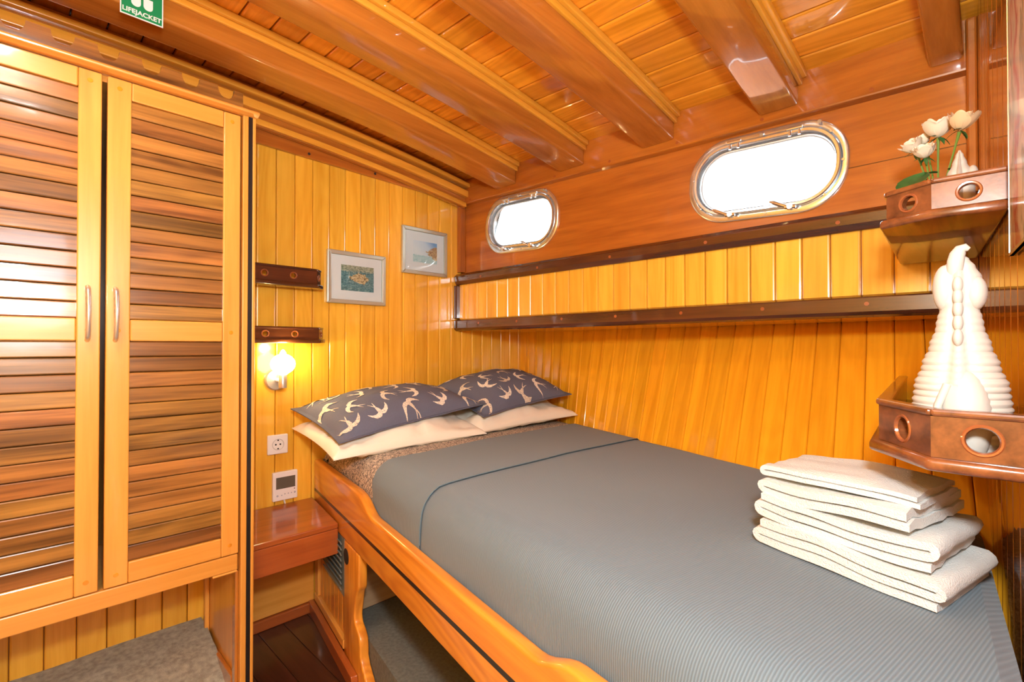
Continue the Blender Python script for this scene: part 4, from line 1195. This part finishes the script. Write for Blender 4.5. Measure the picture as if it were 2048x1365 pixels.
def leaf_mesh(L_, W_, mat, curl=0.25, name='leaf'):
    vv, ff = [], []
    for j in range(11):
        t_ = j / 10
        w = W_ * (sin(pi * t_ ** 0.85) ** 0.8) * (1 + 0.06 * (j % 2))
        for i in (-1, -.5, 0, .5, 1):
            vv.append((L_ * t_, w * i, 0.12 * W_ * abs(i) * 2 - curl * L_ * t_ * t_))
    for j in range(10):
        for i in range(4):
            a = j * 5 + i; ff.append((a, a + 1, a + 6, a + 5))
    me = bpy.data.meshes.new(name); me.from_pydata(vv, [], ff); me.materials.append(mat)
    for p in me.polygons: p.use_smooth = True
    return me
LM = leaf_mesh(0.05, 0.015, LEAF); SEP = leaf_mesh(0.016, 0.0030, LEAF, 0.5, 'sepal'); BIGL = leaf_mesh(0.085, 0.026, LEAF, 0.15)
def place(name, me, M, parent):
    o = bpy.data.objects.new(name, me); COL.objects.link(o); o.matrix_basis = M
    return adopt(o, parent)
def frame_to(d):
    return Vector(d).to_track_quat('Z', 'Y').to_matrix().to_4x4()
def rose(c, axis, R, label, pm, base, open_=1.0, leaves=()):
    c = Vector(c); axis = Vector(axis).normalized()
    e = thing('rose', base, label, 'rose', 'cream roses in the bud vase')
    M = Matrix.Translation(c) @ frame_to(axis)
    layers = [(5, R, R * 1.45, 0.95, R * 0.75 * open_), (4, R * 0.78, R * 1.55, 1.1, R * 0.3 * open_), (3, R * 0.52, R * 1.5, 1.4, 0.0), (2, R * 0.28, R * 1.4, 1.9, 0.0)]
    for li, (k_, r_, h_, w_, fl_) in enumerate(layers):
        me = petal_mesh('petal', r_, h_, w_, fl_, pm)
        for k in range(k_):
            place('petal', me, M @ Matrix.Rotation(2 * pi * k / k_ + li * 0.5, 4, 'Z') @ Matrix.Rotation(0.05 * (k % 2), 4, 'Y'), e)
    for k in range(5):
        place('sepal', SEP, M @ Matrix.Rotation(2 * pi * k / 5, 4, 'Z') @ Matrix.Rotation(-0.5 if k % 2 else 0.3, 4, 'Y') @ Matrix.Scale(R / 0.017, 4), e)
    p0, p1 = c - axis * 0.002, Vector(base)
    mid = p0 * 0.55 + p1 * 0.45 - axis * 0.02 + Vector((0.004, 0, 0))
    pts = [p0 * (1 - t_) ** 2 + mid * 2 * t_ * (1 - t_) + p1 * t_ * t_ for t_ in [k / 8 for k in range(9)]]
    tube('stem', pts, .0019, STEM, e, 8, [.0034, .0022] + [.0018] * 7)
    for t_, ang, tl, sc in leaves:
        p = pts[int(t_ * 8)]
        place('leaf', LM, Matrix.Translation(p) @ Matrix.Rotation(ang, 4, 'Z') @ Matrix.Rotation(tl, 4, 'Y') @ Matrix.Scale(sc, 4), e)
    return e
BV = (1.415, 0.088, 1.518)
rose((1.400, 0.082, 1.652), (-0.20, -0.06, 1.0), 0.0265, 'largest cream rose, top middle of the bunch', PETAL, (BV[0], BV[1] - .004, BV[2]), 1.1, [(0.6, 2.0, -0.2, .55)])
rose((1.350, 0.046, 1.640), (-0.25, -0.25, 1.0), 0.0245, 'blush-coloured rose furthest right in the bunch', PETAL2, (BV[0] - .004, BV[1] - .007, BV[2]), 0.8, [(0.75, -1.6, -0.3, .6), (0.6, -2.4, 0.0, .6)])
rose((1.430, 0.122, 1.640), (-0.50, 0.40, 0.9), 0.0205, 'small cream rose furthest left in the bunch', PETAL, (BV[0] + .002, BV[1] + .007, BV[2]), 1.0, [(0.8, 2.4, 0.1, .6)])
rose((1.390, 0.103, 1.610), (-0.45, 0.10, 1.0), 0.0200, 'cream rose lowest in the bunch, just above the leaves', PETAL, (BV[0] - .003, BV[1] + .003, BV[2]), 0.9, [(0.7, 3.0, 0.0, .7), (0.8, 2.2, -.2, .6)])
rose((1.435, 0.106, 1.655), (-0.1, 0.35, 1.0), 0.0145, 'small half-open rose behind the largest bloom', PETAL, (BV[0] + .005, BV[1] + .001, BV[2]), 0.5, [(0.75, 2.7, .2, .7)])
lx_ = (Vector((1.285, 0.146, 1.519)) - Vector((1.36, 0.102, 1.566))).normalized()
ly_ = Vector((-0.75, 0.25, 0.6)).cross(lx_).normalized()
leafM = Matrix.Translation((1.36, 0.102, 1.566)) @ Matrix((lx_, ly_, lx_.cross(ly_))).transposed().to_4x4()
for k, (ang, tl, sc) in enumerate(((2.2, 0.1, .9), (3.0, -0.1, .8), (3.9, 0.15, .9), (-1.9, -.2, .9), (1.4, 0.2, .8), (-1.2, -.5, .8))):
    place('leaf', LM, Matrix.Translation((1.410 - .004 * k, 0.088, 1.522 + .004 * k)) @ Matrix.Rotation(ang, 4, 'Z') @ Matrix.Rotation(tl - .45, 4, 'Y') @ Matrix.Scale(sc, 4), vs)
lf_ = link('rose_leaf', BIGL); lf_.matrix_basis = leafM
tag(lf_, 'big single green leaf drooping over the rim of the upper corner shelf', 'leaf')

# ------------------------------------------------------------------ dome lamp on the ceiling above the doorway side
cl = thing('ceiling_lamp', (-0.05, 1.12, zc(-0.05, 1.12)), 'round frosted dome lamp on the ceiling', 'lamp')
lathe('lamp_ring', [(.085, 0), (.085, -.014), (.075, -.018), (.072, 0)], Matrix.Translation((-0.05, 1.12, zc(-0.05, 1.12) - .001)), STEEL, cl, 32)
dome = [(.0001, -.045)] + [(.073 * sin(k * pi / 16), -.014 - .031 * cos(k * pi / 16)) for k in range(1, 9)] + [(.073, -.004)]
lathe('dome', dome, Matrix.Translation((-0.05, 1.12, zc(-0.05, 1.12) - .001)), plain('lit_dome', (0.95, 0.92, 0.85), 0.4, emit=(1.0, 0.92, 0.78), estr=50.0), cl, 32)
